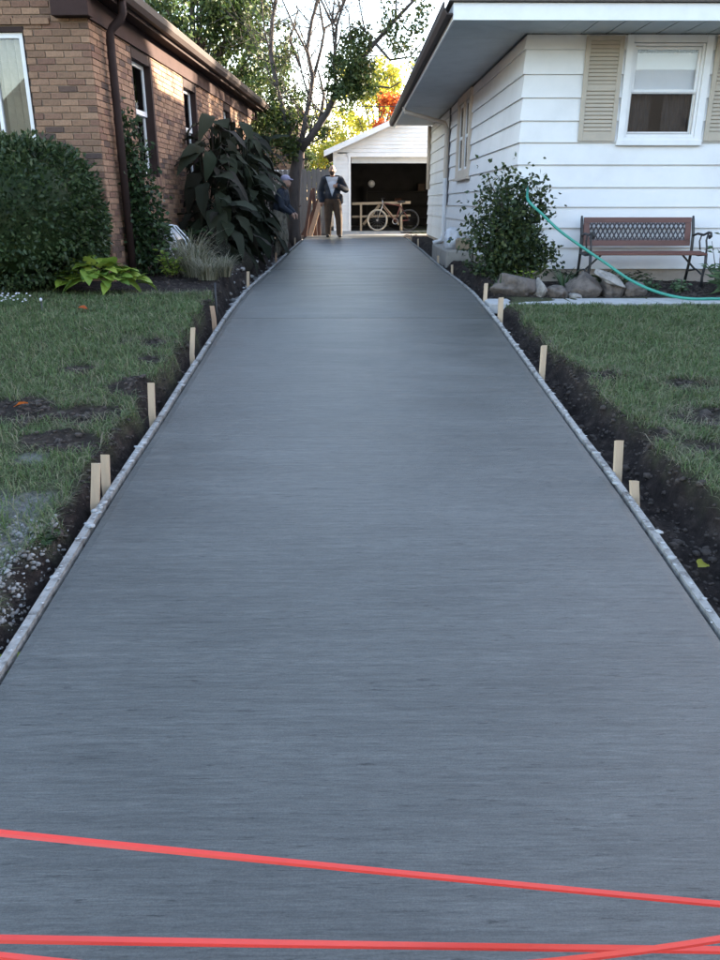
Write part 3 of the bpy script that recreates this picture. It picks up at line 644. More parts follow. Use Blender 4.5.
for i, (xa, z, half) in enumerate(vis):
    if i < 290:
        o = link(bpy.data.objects.new('brick', bm_half if half else bm_full[0]), core); o.location = (xa+J/2, rj(.003)-.002, z)
    else:
        rest.box(xa+J/2, xa+(BL/2 if half else BL)-J/2, rj(.003)-.002, .04, z, z+CH-J)
for r in range(0, int((ZT+.1)/CH)):                       # side face bricks
    z = -.02+r*CH; y = .002+(0 if r % 2 else BL/2)
    if r % 2 == 0: rest.box(-.05, rj(.003)+.001, .006, BL/2-J/2, z, z+CH-J)
    while y < LEN-.05:
        ya, yb = y+J/2, min(y+BL-J/2, LEN); segs = [(ya, yb)]
        for h in SWN:
            if z+CH > h[2]-.07 and z < h[3]:
                ns = []
                for a, b in segs:
                    if b <= h[0] or a >= h[1]: ns.append((a, b))
                    else:
                        if a < h[0]-.02: ns.append((a, h[0]-.005))
                        if b > h[1]+.02: ns.append((h[1]+.005, b))
                segs = ns
        for a, b in segs: rest.box(-.05, rj(.003)+.001, a, b, z, z+CH-J)
        y += BL
tag(rest.build('brickwork', 'brick', core), kind='stuff')
# brick sills and projecting band over the front window
for h in SWN:
    n = 12
    for k in range(n):
        ya = h[0]-.05+k*(h[1]-h[0]+.1)/n; MB().box(-.05, .045, ya+.004, ya+(h[1]-h[0]+.1)/n-.004, h[2]-.125, h[2]-.006).build('brick', 'brick', core)
for k in range(10): MB().box(-.62-.205*k+.005, -.62-.205*(k-1)-.005, -.025, .03, 2.795, 2.795+CH-J).build('brick', 'brick', core)
def side_window(h, n):
    wnd = empty('window', parent=bh); ya, yb, za, zb = h
    # dark brown jambs around, white sash set deep
    MB().box(-.20, -.006, ya+.001, ya+.05, za, zb).box(-.20, .004, yb-.075, yb-.001, za, zb).box(-.20, -.002, ya+.05, yb-.075, zb-.12, zb-.001).box(-.20, -.03, ya+.05, yb-.075, za, za+.03).build('frame', 'brown_trim', wnd)
    mid = (za+zb)/2+.03; a, b = ya+.052, yb-.078
    for nm, z0, z1, x in (('upper_sash', mid-.02, zb-.122, -.085), ('lower_sash', za+.032, mid+.02, -.115)):
        t = .045; s = MB().box(x-.03, x, a, a+t, z0, z1).box(x-.03, x, b-t, b, z0, z1).box(x-.03, x-.001, a+t, b-t, z1-t, z1).box(x-.03, x-.001, a+t, b-t, z0, z0+t+.015).build(nm, 'white', wnd)
        box('pane', 'glass', x-.018, x-.015, a+t, b-t, z0+t+.015, z1-t, s)
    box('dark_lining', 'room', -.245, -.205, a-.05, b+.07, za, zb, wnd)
for i, h in enumerate(SWN): side_window(h, i)
wf = empty('window', parent=bh); xa, xb, za, zb = FWN
MB().box(xb-.012, xb-.001, -.004, .06, za, zb).box(xa, xb-.012, -.004, .06, zb-.05, zb-.001).build('frame', 'brown_trim', wf)
frame_box('sash', 'white', xa+.002, xb-.014, za+.002, zb-.052, .055, .03, .10, wf)
box('mullion', 'white', -1.13, -1.09, .032, .095, za+.057, zb-.107, wf, .003)
box('pane', 'glass', xa+.05, xb-.065, .06, .064, za+.05, zb-.10, wf)
vb = MB().box(0, .085, 0, .004, za+.05, zb-.1).mesh('blind_slat', 'vblind'); x = xa+.1
while x < xb-.15:
    o = link(bpy.data.objects.new('blind_slat', vb), wf); o.location = (x, .12, 0); o.rotation_euler = (0, 0, R(50+rj(8))); x += .088
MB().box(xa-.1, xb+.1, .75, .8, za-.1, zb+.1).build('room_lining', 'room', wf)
# eaves: frieze, soffit, fascia, gutter, return box at the corner, downpipe, gable roof
box('frieze', 'frieze', .004, .03, -.02, LEN, ZT+.002, SOF+.01, bh, .003)
MB().box(.032, .20, -.10, LEN+.2, SOF+.012, SOF+.03).build('soffit', 'brown_trim', bh)
MB().box(-.34, .06, -.14, -.012, ZT+.01, SOF+.20).build('eave_return', 'frieze', bh, bevel=.006)
box('fascia', 'brown_trim', .19, .212, -.12, LEN+.25, SOF-.005, SOF+.17, bh, .003)
gq = [(a-.25, b) for a, b in ((.464, .04), (.54, .04), (.575, .09), (.585, .155), (.575, .16), (.565, .10), (.535, .055), (.467, .055))]
v = [(a, yy, SOF+zz) for yy in (-.16, LEN+.3) for a, zz in gq]
MB().add(v, [(i, (i+1) % 8, 8+(i+1) % 8, 8+i) for i in range(8)]+[tuple(range(8)), tuple(range(8, 16))[::-1]]).build('gutter', 'gutter_b', bh)
MB().tube([(.25, .42, SOF+.06), (.25, .42, SOF-.08), (.22, .42, SOF-.14), (.12, .42, SOF-.22), (.085, .42, SOF-.28), (.08, .42, SOF-.5), (.08, .42, .25)], .048, 8).build('downpipe', 'brown_trim', bh, smooth=True)
MB().add([(.30, -.45, SOF+.16), (.30, LEN+.35, SOF+.16), (-BW/2, LEN+.35, SOF+2.0), (-BW/2, -.45, SOF+2.0), (-BW-.55, -.45, SOF+.16), (-BW-.55, LEN+.35, SOF+.16),
    (.30, -.45, SOF+.19), (.30, LEN+.35, SOF+.19), (-BW/2, LEN+.35, SOF+2.04), (-BW/2, -.45, SOF+2.04), (-BW-.55, -.45, SOF+.19), (-BW-.55, LEN+.35, SOF+.19)],
    [(0, 3, 2, 1), (3, 4, 5, 2), (6, 7, 8, 9), (9, 8, 11, 10), (0, 1, 7, 6), (0, 6, 9, 3), (3, 9, 10, 4), (1, 2, 8, 7), (2, 5, 11, 8), (4, 10, 11, 5)]).build('roof', 'shingle', bh)
MB().add([(0, LEN-.02, 3.2), (-BW, LEN-.02, 3.2), (-BW/2, LEN-.02, SOF+1.95)], [(0, 1, 2)]).build('rear_gable', 'mortar', bh)

# basement window well cover by the brick house
wc = tag(empty('window_well_cover', (-2.70, 10.95, .30), -TH), 'clear ribbed plastic window well cover leaning out from the brick wall', 'cover')
v = []; f = []; n = 14
for i in range(n+1):
    a = math.pi*i/n
    for rr, zz in ((.52, 0), (.47, .22), (.30, .40), (.02, .46)): v.append((.02+rr*math.sin(a)*.9, -rr*math.cos(a), zz))
for i in range(n):
    for k in range(3): f.append((i*4+k, i*4+k+1, i*4+5+k, i*4+4+k))
MB().add(v, f).build('dome', 'plastic', wc, smooth=True)
for i in (2, 4, 6, 8, 10, 12): MB().tube([v[i*4+k] for k in range(4)], .010, 6).build('rib', 'blind', wc, smooth=True)
MB().tube([v[i*4] for i in range(n+1)], .015, 6).build('rim', 'steel', wc, smooth=True)

# ------------------------------------------------------------------ garage
gr = tag(empty('garage', (0, 26.62, .12)), 'white lap sided garage with its door rolled up on a dark interior', 'garage')
GX0, GX1, GD0, GD1, GZ = -.57, 5.6, -.04, 5.0, 2.62; PK = (GX0+GX1)/2
gwall = MB().box(GX0, GX0+.1, 0, 6.2, -.3, GZ-.1).box(GX1-.1, GX1, 0, 6.2, -.3, GZ-.1).box(GX0+.1, GX1-.1, 6.1, 6.2, -.3, GZ-.1).box(GX0+.1, GD0-.1, 0, .1, -.3, GZ-.1).box(GD1+.1, GX1-.1, 0, .1, -.3, GZ-.1).box(GX0+.1, GX1-.1, 0, .1, 2.38, GZ-.1)
gwall.add([(GX0, 0, GZ-.1), (GX1, 0, GZ-.1), (PK, 0, GZ+1.2), (GX0, .1, GZ-.1), (GX1, .1, GZ-.1), (PK, .1, GZ+1.2)], [(0, 1, 2), (3, 5, 4), (0, 3, 4, 1), (1, 4, 5, 2), (2, 5, 3, 0)])
gwo = gwall.build('wall', 'white', gr)
sb = MB(); zc = 0
while zc < GZ+1.1:
    z1 = zc+.112
    def lap(x0, x1): sb.add([(x0, -.034, zc), (x1, -.034, zc), (x1, -.006, z1), (x0, -.006, z1), (x0, .002, zc), (x1, .002, zc), (x1, .002, z1), (x0, .002, z1)], [(0, 1, 2, 3), (4, 7, 6, 5), (0, 4, 5, 1), (1, 5, 6, 2), (2, 6, 7, 3), (3, 7, 4, 0)])
    if z1 < 2.34: lap(GX0+.03, GD0-.08); lap(GD1+.12, GX1-.05)
    elif zc > 2.4:
        ex = max(0, (zc+.1-(GZ-.1)))/1.3*(PK-GX0); lap(GX0+.05+ex, GX1-.05-ex)
    zc += .115
tag(sb.build('siding', 'siding', gwo), kind='stuff')
MB().box(GD0-.08, GD0, -.045, .12, -.0, 2.40).box(GD1, GD1+.115, -.03, .12, 0, 2.40).box(GD0-.115, GD1+.115, -.035, .12, 2.28, 2.405).build('door_frame', 'white', gr, bevel=.004)
MB().box(GX0-.04, GX0+.03, -.045, .05, 0, GZ-.08).build('corner_board', 'white', gr)
gd = empty('overhead_door', parent=gr)
MB().box(GD0+.02, GD1-.02, .16, .20, 2.10, 2.30).build('panel', 'soffit', gd, bevel=.004)
for k in range(4): MB().box(GD0+.02, GD1-.02, .3+k*.55, .84+k*.55, 2.33, 2.37).build('panel', 'soffit', gd, bevel=.004)
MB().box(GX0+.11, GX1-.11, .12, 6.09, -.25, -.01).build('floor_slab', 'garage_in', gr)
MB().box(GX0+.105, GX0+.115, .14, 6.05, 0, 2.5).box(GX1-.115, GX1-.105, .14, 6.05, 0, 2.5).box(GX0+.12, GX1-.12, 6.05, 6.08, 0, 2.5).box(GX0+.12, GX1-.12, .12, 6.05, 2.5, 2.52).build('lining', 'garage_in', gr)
ov = .32; sl = 1.3/(PK-GX0)
def roofhalf(xe, sgn):
    z0 = GZ-.1-ov*sl; return MB().add([(xe-sgn*ov, -.35, z0), (PK, -.35, GZ+1.2), (PK, 6.5, GZ+1.2), (xe-sgn*ov, 6.5, z0), (xe-sgn*ov, -.35, z0+.05), (PK, -.35, GZ+1.25), (PK, 6.5, GZ+1.25), (xe-sgn*ov, 6.5, z0+.05)], [(0, 1, 2, 3), (4, 7, 6, 5), (0, 4, 5, 1), (1, 5, 6, 2), (2, 6, 7, 3), (3, 7, 4, 0)])
roofhalf(GX0, 1).build('roof', 'shingle', gr); roofhalf(GX1, -1).build('roof', 'shingle', gr)
for xe, sgn in ((GX0, 1), (GX1, -1)):
    z0 = GZ-.1-ov*sl; MB().add([(xe-sgn*ov, -.38, z0-.11), (PK, -.38, GZ+1.09), (PK, -.355, GZ+1.09), (xe-sgn*ov, -.355, z0-.11), (xe-sgn*ov, -.38, z0+.06), (PK, -.38, GZ+1.26), (PK, -.355, GZ+1.26), (xe-sgn*ov, -.355, z0+.06)], [(0, 3, 2, 1), (4, 5, 6, 7), (0, 1, 5, 4), (1, 2, 6, 5), (2, 3, 7, 6), (3, 0, 4, 7)]).build('rake_board', 'white', gr)
# things in the garage door
tr = tag(empty('work_trestle', (0.98, 27.0, .115)), 'long wooden trestle rail with splayed legs standing in the garage door', 'trestle')
MB().bar((-.98, 0, .86), (.98, 0, .90), .04, .085).build('top_rail', 'lumber', tr, bevel=.004)
MB().bar((-.98, -.03, .45), (.98, -.03, .49), .03, .07).build('lower_rail', 'lumber', tr, bevel=.004)
for x, dx in ((-.68, .0), (.66, .02)):
    for yy in (-.25, .25): MB().bar((x+dx, yy, 0), (x, 0.02*np.sign(yy), .84), .07, .035).build('leg', 'lumber', tr, bevel=.003)
MB().bar((.05, .06, .82), (.62, .06, .2), .03, .09).build('brace', 'lumber', tr, bevel=.003); MB().bar((-.05, .06, .82), (-.6, .06, .2), .03, .09).build('brace', 'lumber', tr, bevel=.003)
bk = tag(empty('bicycle', (1.05, 26.86, .115)), 'red framed bicycle with tan tyres leaning on the trestle', 'bicycle')  # frame, handlebar and rear wheel coloured darker to imitate garage shade
for x in (-.20, .86):
    wh = empty('wheel', (x, 0, .345), parent=bk)
    MB().ring((0, 0, 0), .325, .022, 36, 6).build('tyre', 'tyre' if x < 0 else 'rubber', wh, smooth=True); MB().ring((0, 0, 0), .298, .008, 36, 5).build('rim', 'steel' if x < 0 else 'iron', wh, smooth=True)  # rear tyre and rim take dark materials in place of shade
    sp_ = MB()
    for k in range(16): a = k*math.pi/8; sp_.tube([(.02*math.cos(a+.5), .02*(-1)**k, .02*math.sin(a+.5)), (.297*math.cos(a), 0, .297*math.sin(a))], .0022, 4)
    sp_.tube([(0, -.04, 0), (0, .04, 0)], .025, 8).build('spokes', 'steel' if x < 0 else 'iron', wh)
hd, bb, stt, ra = (-.02, 0, .82), (.40, 0, .31), (.56, 0, .80), (.86, 0, .345)
fr_ = MB()
for a, b in ((hd, bb), ((-.03, 0, .88), stt), (bb, stt), (bb, ra), (stt, ra)): fr_.tube([a, b], .017, 8)
fr_.build('frame', 'bikered', bk, smooth=True)
MB().tube([(-.20, .05, .345), (-.06, .045, .72), (-.02, 0, .84), (-.04, 0, .98)], .014, 8).tube([(-.20, -.05, .345), (-.06, -.045, .72), (-.02, 0, .84)], .014, 8).build('fork', 'steel', bk, smooth=True)
MB().tube([(.02, -.28, 1.03), (-.06, -.2, 1.03), (-.05, 0, .99), (-.06, .2, 1.03), (.02, .28, 1.03)], .012, 8).build('handlebar', 'iron', bk, smooth=True)
lump('saddle', 'rubber', (.60, 0, .92), (.14, .07, .04), 2, .15, ICO2, bk, False)
MB().tube([stt, (.60, 0, .90)], .014, 8).build('seat_post', 'steel', bk); MB().ring((.40, -.03, .31), .09, .008, 20, 5).build('chainring', 'steel', bk)
for k, (x, y, z, m_, r) in enumerate(((.7, 31.5, 1.75, 'blind', .13), (1.9, 32.0, .6, 'bag', .3), (3.2, 31.8, .5, 'lumber', .35))):
    pass
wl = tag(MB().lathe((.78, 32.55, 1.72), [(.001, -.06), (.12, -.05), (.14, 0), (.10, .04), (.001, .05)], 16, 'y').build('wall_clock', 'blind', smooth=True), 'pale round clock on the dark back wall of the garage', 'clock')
sh = tag(empty('shelf_unit', (2.2, 31.9, .12)), 'dim shelf unit with boxes at the back of the garage', 'shelf')
for z in (.3, .8, 1.3): box('shelf', 'garage_in', -1.6, 1.3, 0, .4, z, z+.03, sh)
for x in (-1.6, 1.27): box('post', 'garage_in', x, x+.04, -.01, .41, 0, 1.5, sh)
for xx, zz, hh, m_, lb in ((-1.3, .33, .3, 'curtain', 'dim grey box on the lowest garage shelf'), (-.5, .83, .22, 'redwood', 'dim reddish box on the middle garage shelf'), (.4, 1.33, .26, 'workpants', 'dim brown box on the top garage shelf')):  # dark materials imitate the garage shade on the boxes
    o = tag(MB().box(0, .26, 0, .3, 0, hh).build('storage_box', m_, bevel=.01), lb, 'box', 'boxes on the garage shelf'); o.location = (2.2+xx, 31.95, .12+zz+.001)

# ------------------------------------------------------------------ bench
def bench(loc):
    b = tag(empty('garden_bench', loc), 'brown wooden garden bench with black iron ends and lattice back', 'bench')
    W = 1.44; h = W/2
    for s in (-1, 1):
        e = empty('end_frame', (s*h, 0, 0), parent=b)
        MB().tube([(0, .30, 0), (0, .25, .22), (0, .22, .42), (0, .24, .62), (0, .30, .80), (0, .31, .84)], [.020, .018, .02, .02, .018, .012], 8).build('rear_leg', 'iron', e, smooth=True)
        MB().tube([(0, -.22, 0), (0, -.20, .12), (0, -.24, .28), (0, -.22, .40)], [.020, .017, .018, .02], 8).build('front_leg', 'iron', e, smooth=True)
        MB().tube([(0, .23, .60), (0, .10, .63), (0, -.08, .62), (0, -.20, .655), (0, -.27, .65), (0, -.29, .61), (0, -.25, .59), (0, -.23, .62)], .015, 8).tube([(0, -.20, .64), (0, -.17, .56), (0, -.21, .48), (0, -.22, .40)], .012, 8).tube([(0, -.02, .62), (0, .02, .54), (0, -.03, .44)], .010, 8).build('armrest', 'iron', e, smooth=True)
        MB().tube([(0, -.22, .40), (0, 0, .375), (0, .22, .39)], .018, 8).tube([(0, -.20, .14), (0, 0, .20), (0, .26, .16)], .011, 8).build('stretcher', 'iron', e, smooth=True)
        MB().bar((-s*.02, 0, .20), (-s*.20, 0, .375), .014, .022).build('brace', 'iron', e)
    for k in range(6):
        y = -.245+k*.078; box('seat_slat', 'bench_wood', -h-.0, h+.0, y, y+.062, .40-.008*abs(k-2), .428-.008*abs(k-2), b, .005)
    tilt = lambda z: .232+(z-.42)*.17
    def brail(n, z0, z1, x0, x1, t=.028, m='bench_wood'):
        v = [(x, tilt(z)+dy, z) for z in (z0, z1) for dy in (-t/2, t/2) for x in (x0, x1)]
        return MB().add(v, [(0, 1, 5, 4), (2, 6, 7, 3), (0, 4, 6, 2), (1, 3, 7, 5), (4, 5, 7, 6), (0, 2, 3, 1)]).build(n, m, b, bevel=.004)
    brail('back_rail', .755, .822, -h+.025, h-.025); brail('back_rail', .475, .545, -h+.025, h-.025)
    brail('back_stile', .546, .754, -h+.025, -h+.10); brail('back_stile', .546, .754, h-.10, h-.025)
    x0, x1, z0, z1 = -h+.10, h-.10, .546, .754; n = 21; st = (x1-x0)/n; run = st*1.9
    for k in range(-2, n):
        for s in (1, -1):
            a = x0+k*st; pts = [(a, z0), (a+run, z1)]
            # clip to the panel
            (xa, za), (xb, zb) = pts
            if xa < x0: za += (x0-xa)/run*(z1-z0); xa = x0
            if xb > x1: zb -= (xb-x1)/run*(z1-z0); xb = x1
            if xb-xa < .03: continue
            if s < 0: xa, xb = x0+x1-xa, x0+x1-xb
            MB().bar((xa, tilt(za)+s*.004, za), (xb, tilt(zb)+s*.004, zb), .007, .017, up=(0, 0, 1)).build('lattice_strip', 'lattice', b)
    MB().bar((x0, tilt(.742), .742), (x1, tilt(.742), .742), .018, .014).bar((x0, tilt(.556), .556), (x1, tilt(.556), .556), .018, .014).build('lattice_border', 'lattice', b)
    return b
bench((3.68, 9.98, float(ground(3.68, 9.95)[0])))

# hose: from the wall tap by the shrub, sagging before the bench, to the walk
pts = [(542, 214, 9.42), (560, 231, 9.34), (582, 247, 9.26), (607, 264, 9.14), (627, 278, 9.04), (649, 289, 8.92), (672, 296, 8.80)]
hp = [atY(x, y, Y) for x, y, Y in pts]
tapz = atY(522, 190, 9.9)
hp = [Vector((tapz.x+.05, WY-.12, tapz.z+.03)), Vector((tapz.x+.06, 9.9, tapz.z+.04)), atY(528, 200, 9.52)]+hp
for x in (690, 712, 740, 800): q = atz(x, 299, -.045+.02); hp.append(Vector((q.x, 8.72, -.045+.026)))
sm = []
for i in range(len(hp)-1):
    a0_, a1_, a2_, a3_ = hp[max(i-1, 0)], hp[i], hp[i+1], hp[min(i+2, len(hp)-1)]
    for t in (0, .25, .5, .75):
        sm.append(.5*((2*a1_)+(a2_-a0_)*t+(2*a0_-5*a1_+4*a2_-a3_)*t*t+(3*a1_-a0_-3*a2_+a3_)*t**3))
hose = tag(empty('garden_hose', (0, 0, 0)), 'green garden hose sagging across the front of the bench', 'hose')
MB().tube(sm, .0165, 10).build('hose_tube', 'hose', hose, smooth=True)
MB().tube([(tapz.x+.05, WY-.01, tapz.z+.03), (tapz.x+.05, WY-.14, tapz.z+.03)], .02, 8).build('tap_coupling', 'steel', hose, smooth=True)

# rocks edging the bed
def rock(px, py, w, h, Y, m, seed, label, depth=.14):
    c = atY(px, py, Y); z = float(ground(c.x, Y)[0]); hw_ = w/2/FPX*Y*1.02; hh = h/FPX*Y*.62
    o = lump('rock', m, (c.x, Y, z+hh*.42), (hw_*1.08, depth*1.1, hh*1.15), seed, .42, ICO4, facets=9); return tag(o, label, 'rock', 'rocks edging the bed')
rock(517, 293, 42, 22, 9.22, 'rock', 1, 'big brown rounded rock beside the spiky plant', .2)
rock(540, 296, 15, 15, 9.16, 'rock2', 2, 'small upright pale grey rock right of the big brown rock')
rock(556, 296, 19, 14, 9.16, 'rock', 3, 'small grey rock between the upright pale rock and the white-topped rock')
rock(583, 292, 32, 22, 9.22, 'rock', 4, 'large angular grey rock under the bench with pale slab leaning on it', .2)
rock(612, 292, 26, 18, 9.2, 'rock', 6, 'grey rock beside the pale broken slab')
rock(634, 293, 26, 14, 9.2, 'rock', 7, 'low flat rock where the hose passes')
rock(575, 303, 12, 5, 9.1, 'rock2', 8, 'tiny pale stone on the edge of the walk')
o = tag(lump('stone_slab', 'rock2', (3.02, 9.1, .17), (.21, .10, .05), 9, .35, ICO4, None, False, facets=8), 'pale broken flat stone leaning over the angular rock', 'stone'); o.rotation_euler = (R(25), R(22), 0)

# ------------------------------------------------------------------ caution ribbons strung low across the drive between stakes
def ribbon(pl, pr, Y0, wd, sag, label, tw):
    xl, xr = -1.72, 1.86; a = atY(*pl, Y0); b = atY(*pr, Y0); N = 40; v = []
    for i in range(N+1):
        x = xl+(xr-xl)*i/N; t = (x-a.x)/(b.x-a.x); z = a.z+(b.z-a.z)*t-sag*4*t*(1-t)
        an = tw+.25*math.sin(i*.21+tw*3); c, s = math.cos(an)*wd/2, math.sin(an)*wd/2
        v += [(x, Y0-c, z-s), (x, Y0-c*.15-s*.28, z-s*.15+c*.28), (x, Y0+c, z+s)]
    f = [(3*i+k, 3*i+k+1, 3*i+4+k, 3*i+3+k) for i in range(N) for k in range(2)]
    o = MB().add(v, f).build('warning_ribbon', 'tape')
    md = o.modifiers.new('thick', 'SOLIDIFY'); md.thickness = .0006
    return tag(o, label, 'ribbon', 'coral ribbons strung across the slab')
ribbon((0, 833), (720, 904), 1.30, .0145, .002, 'upper coral ribbon slanting across the fresh slab', .9)
ribbon((0, 939), (720, 950), 1.22, .017, .001, 'lower coral ribbon strung nearly level across the slab', 1.0)
ribbon((0, 956), (720, 939), 1.16, .016, .075, 'sagging coral ribbon that crosses the level lower ribbon', 1.1)
for x, nm in ((-1.74, 'tall stake on the brick house side holding the ribbons'), (1.88, 'tall stake on the white house side holding the ribbons')):
    z = float(ground(x, 1.22)[0]); tag(MB().bar((x, 1.22, z-.3), (x, 1.22, z+.85), .04, .19).build('wooden_stake', 'stake', bevel=.004), nm, 'stake', SL)

# ------------------------------------------------------------------ lawn blades
def lawn_points(x0, x1, y0, y1, dens):
    N = int((x1-x0)*(y1-y0)*dens); X = rng.uniform(x0, x1, N); Y = rng.uniform(y0, y1, N); z, s, p = ground(X, Y)
    clump = fbm(X, Y, 5, 8); keep = rng.uniform(0, 1, N) < np.clip(1.05-1.25*s-p*.9, .0, 1)*np.clip(.25+1.5*clump, 0, 1)
    return X[keep], Y[keep], z[keep], clump[keep]
for (a, b, c, d), lab in (((-6.2, FL-.06, 1.7, 8.35), 'short uneven green lawn in front of the brick house'), ((FR+.06, 6.2, 1.7, 8.49), 'short uneven green lawn in front of the white house')):
    X, Y, z, cl = lawn_points(a, b, c, d, 6500); N = len(X)
    big = fbm(X, Y, .9, 12); h = np.clip(rng.normal(.040, .017, N), .012, .12)*(.45+.7*big+.6*cl)
    tag(blades('lawn', np.stack([X, Y, z-.004], 1), h, np.clip(rng.normal(1.05, .45, N), .1, 2.2), np.interp(Y, [2, 8], [.0038, .006])*rng.uniform(.7, 1.4, N), 'lawn'), lab, 'lawn', kind='stuff')
# longer straw-like tufts at the cut edges and patches
tx = []
for a, b, n in ((-4.2, FL-.04, 15000), (FR+.06, 4.6, 20000)):
    X = rng.uniform(a, b, n*4); Y = rng.uniform(1.9, 8.3, n*4); z, s, p = ground(X, Y); m_ = (s > .03) & (s < .85) & (rng.uniform(0, 1, n*4) < .8); tx.append(np.stack([X[m_], Y[m_], z[m_]-.005], 1))
P = np.concatenate(tx); N = len(P)
tag(blades('straw_tufts', P, rng.uniform(.03, .10, N), rng.uniform(.8, 2.2, N), rng.uniform(.0022, .005, N), 'dry_leaf'), 'dry straw tufts at the torn lawn edges', 'dry grass', kind='stuff')
# clods of dug soil, gravel and rubble
def clods(N, x0, x1, y0, y1, thr, size):
    X = rng.uniform(x0, x1, N); Y = rng.uniform(y0, y1, N); z, s, p = ground(X, Y); k = (s > thr); return np.stack([X[k], Y[k], z[k]], 1)
P = np.concatenate([clods(22000, -4.5, FL-.02, 1.6, 8.4, .5, 0), clods(22000, FR+.02, 4.5, 1.6, 8.4, .5, 0), clods(3500, -2.6, FL-.02, 8.4, 20, .5, 0), clods(3000, FR+.02, 4.6, 9.0, 10.4, .5, 0)])
tag(scatter_lumps('soil_clods', P, rng.gamma(1.5, .0042, len(P))+.003, 'clod'), 'dark crumbly soil clods lying in the trench beside the forms', 'soil', kind='stuff')
def spread(px, py, zc, n, sx, sy): c = atz(px, py, zc); X = rng.normal(c.x, sx, n); Y = rng.normal(c.y, sy, n); return np.stack([X, Y, ground(X, Y)[0]], 1)
P = np.concatenate([spread(18, 560, -.4, 900, .18, .2), spread(35, 535, -.4, 400, .14, .15), spread(8, 600, -.45, 300, .1, .12), spread(14, 506, -.35, 200, .15, .08)])
P = P[P[:, 0] < FL-.03]
tag(scatter_lumps('gravel', P, np.minimum(rng.gamma(2.0, .0032, len(P))+.002, .013), 'pebble'), 'pale gravel and concrete crumbs spilled on the brick house lawn', 'gravel', kind='stuff')
Y = np.concatenate([rng.uniform(9.2, 17, 260)]); X = FL-.04-np.abs(rng.normal(0, .12, 260)); P = np.stack([X, Y, ground(X, Y)[0]+.005], 1)
tag(scatter_lumps('rubble', P, rng.gamma(2.2, .008, len(P))+.006, 'pebble'), 'pale rubble along the slab edge by the big leaved plants', 'rubble', kind='stuff')
X = rng.uniform(FR+.04, WX-.1, 160); Y = rng.uniform(9.1, 15, 160); P = np.stack([X, Y, ground(X, Y)[0]+.005], 1)
tag(scatter_lumps('leaf_litter', P, rng.gamma(2.0, .008, len(P))+.006, 'clod'), 'dark litter between the slab and the white house', 'litter', kind='stuff')

# ------------------------------------------------------------------ plants
def broad_leaf(name, m, L, W, droop, fold=.18, seg=7, wave=.0, tip=1.0):
    v = []; f = []
    for i in range(seg+1):
        t = i/seg; wv = W/2*(math.sin(math.pi*min(1, t**.72*.985+.015)))**.8*(1 if t < .98 else .1); x = L*(t-.12*droop*t*t); z = -droop*L*t*t
        for s in (-1, -.5, 0, .5, 1): v.append((x, s*wv, z+abs(s)*wv*fold+wave*W*math.sin(i*2.1+s*2)*abs(s)))
    for i in range(seg):
        for k in range(4): f.append((i*5+k, i*5+k+1, i*5+6+k, i*5+5+k))
    me = MB().add(v, f).mesh(name, m)
    for p in me.polygons: p.use_smooth = True
    return me
def leafy(root, me, p, yaw, pitch, scale, roll=0, name='leaf'):
    o = link(bpy.data.objects.new(name, me), root); o.location = p; o.rotation_euler = (roll, -pitch, yaw); o.scale = (scale,)*3; return o
# clipped hedge shrub
def cloud_bush(name, c, rad, n, L, m, label, cat, shell=.25, core=True, sq=2.6, seed=0, group=None, rough=.16, low=-.8):
    root = tag(empty(name, (c[0], c[1], float(ground(c[0], c[1])[0]))), label, cat, group); c = np.array(c)-np.array(root.location[:])
    d = unit(rng.normal(size=(n, 3))); k = (np.sum(np.abs(d)**sq, 1))**(-1/sq)
    nv = fbm(d[:, 0]*2+d[:, 2], d[:, 1]*2-d[:, 2], 2.3, seed+4, 4); r = k*(1+(nv-.5)*rough*2.2)*(1-np.abs(rng.normal(0, 1, n))*shell*.5)
    P = d*r[:, None]*np.array(rad); ok = P[:, 2] > low*rad[2]; P = P[ok]; dd = d[ok]
    N = len(P); out = unit(dd+rng.normal(0, .75, (N, 3))+np.array([0, 0, -.05]))
    leaves('foliage', P+c, out, L*rng.uniform(.7, 1.35, N), L*.62*rng.uniform(.7, 1.2, N), m, root)
    if core:
        v, f = ICO3; q = unit(v); k = (np.sum(np.abs(q)**sq, 1))**(-1/sq); V = q*(k*.80)[:, None]*np.array(rad); V[:, 2] = np.maximum(V[:, 2], low*rad[2]); mesh_np('inner_growth', V+c, f, m, root)
    mb = MB()
    for _ in range(7):
        a = random.uniform(0, 6.28); mb.tube([(random.uniform(-.1, .1), random.uniform(-.1, .1), -.05), (c[0]+math.cos(a)*rad[0]*.35, c[1]+math.sin(a)*rad[1]*.35, c[2]-rad[2]*.3)], [.022, .012], 6)
    mb.build('stem', 'bark_d', root); return root
cloud_bush('hedge_shrub', (-3.84, 8.5, .87), (1.22, .68, .79), 29000, .054, 'hedge', 'large clipped dark green rounded shrub before the brick house', 'shrub', .2, seed=2, rough=.2, low=-.93)
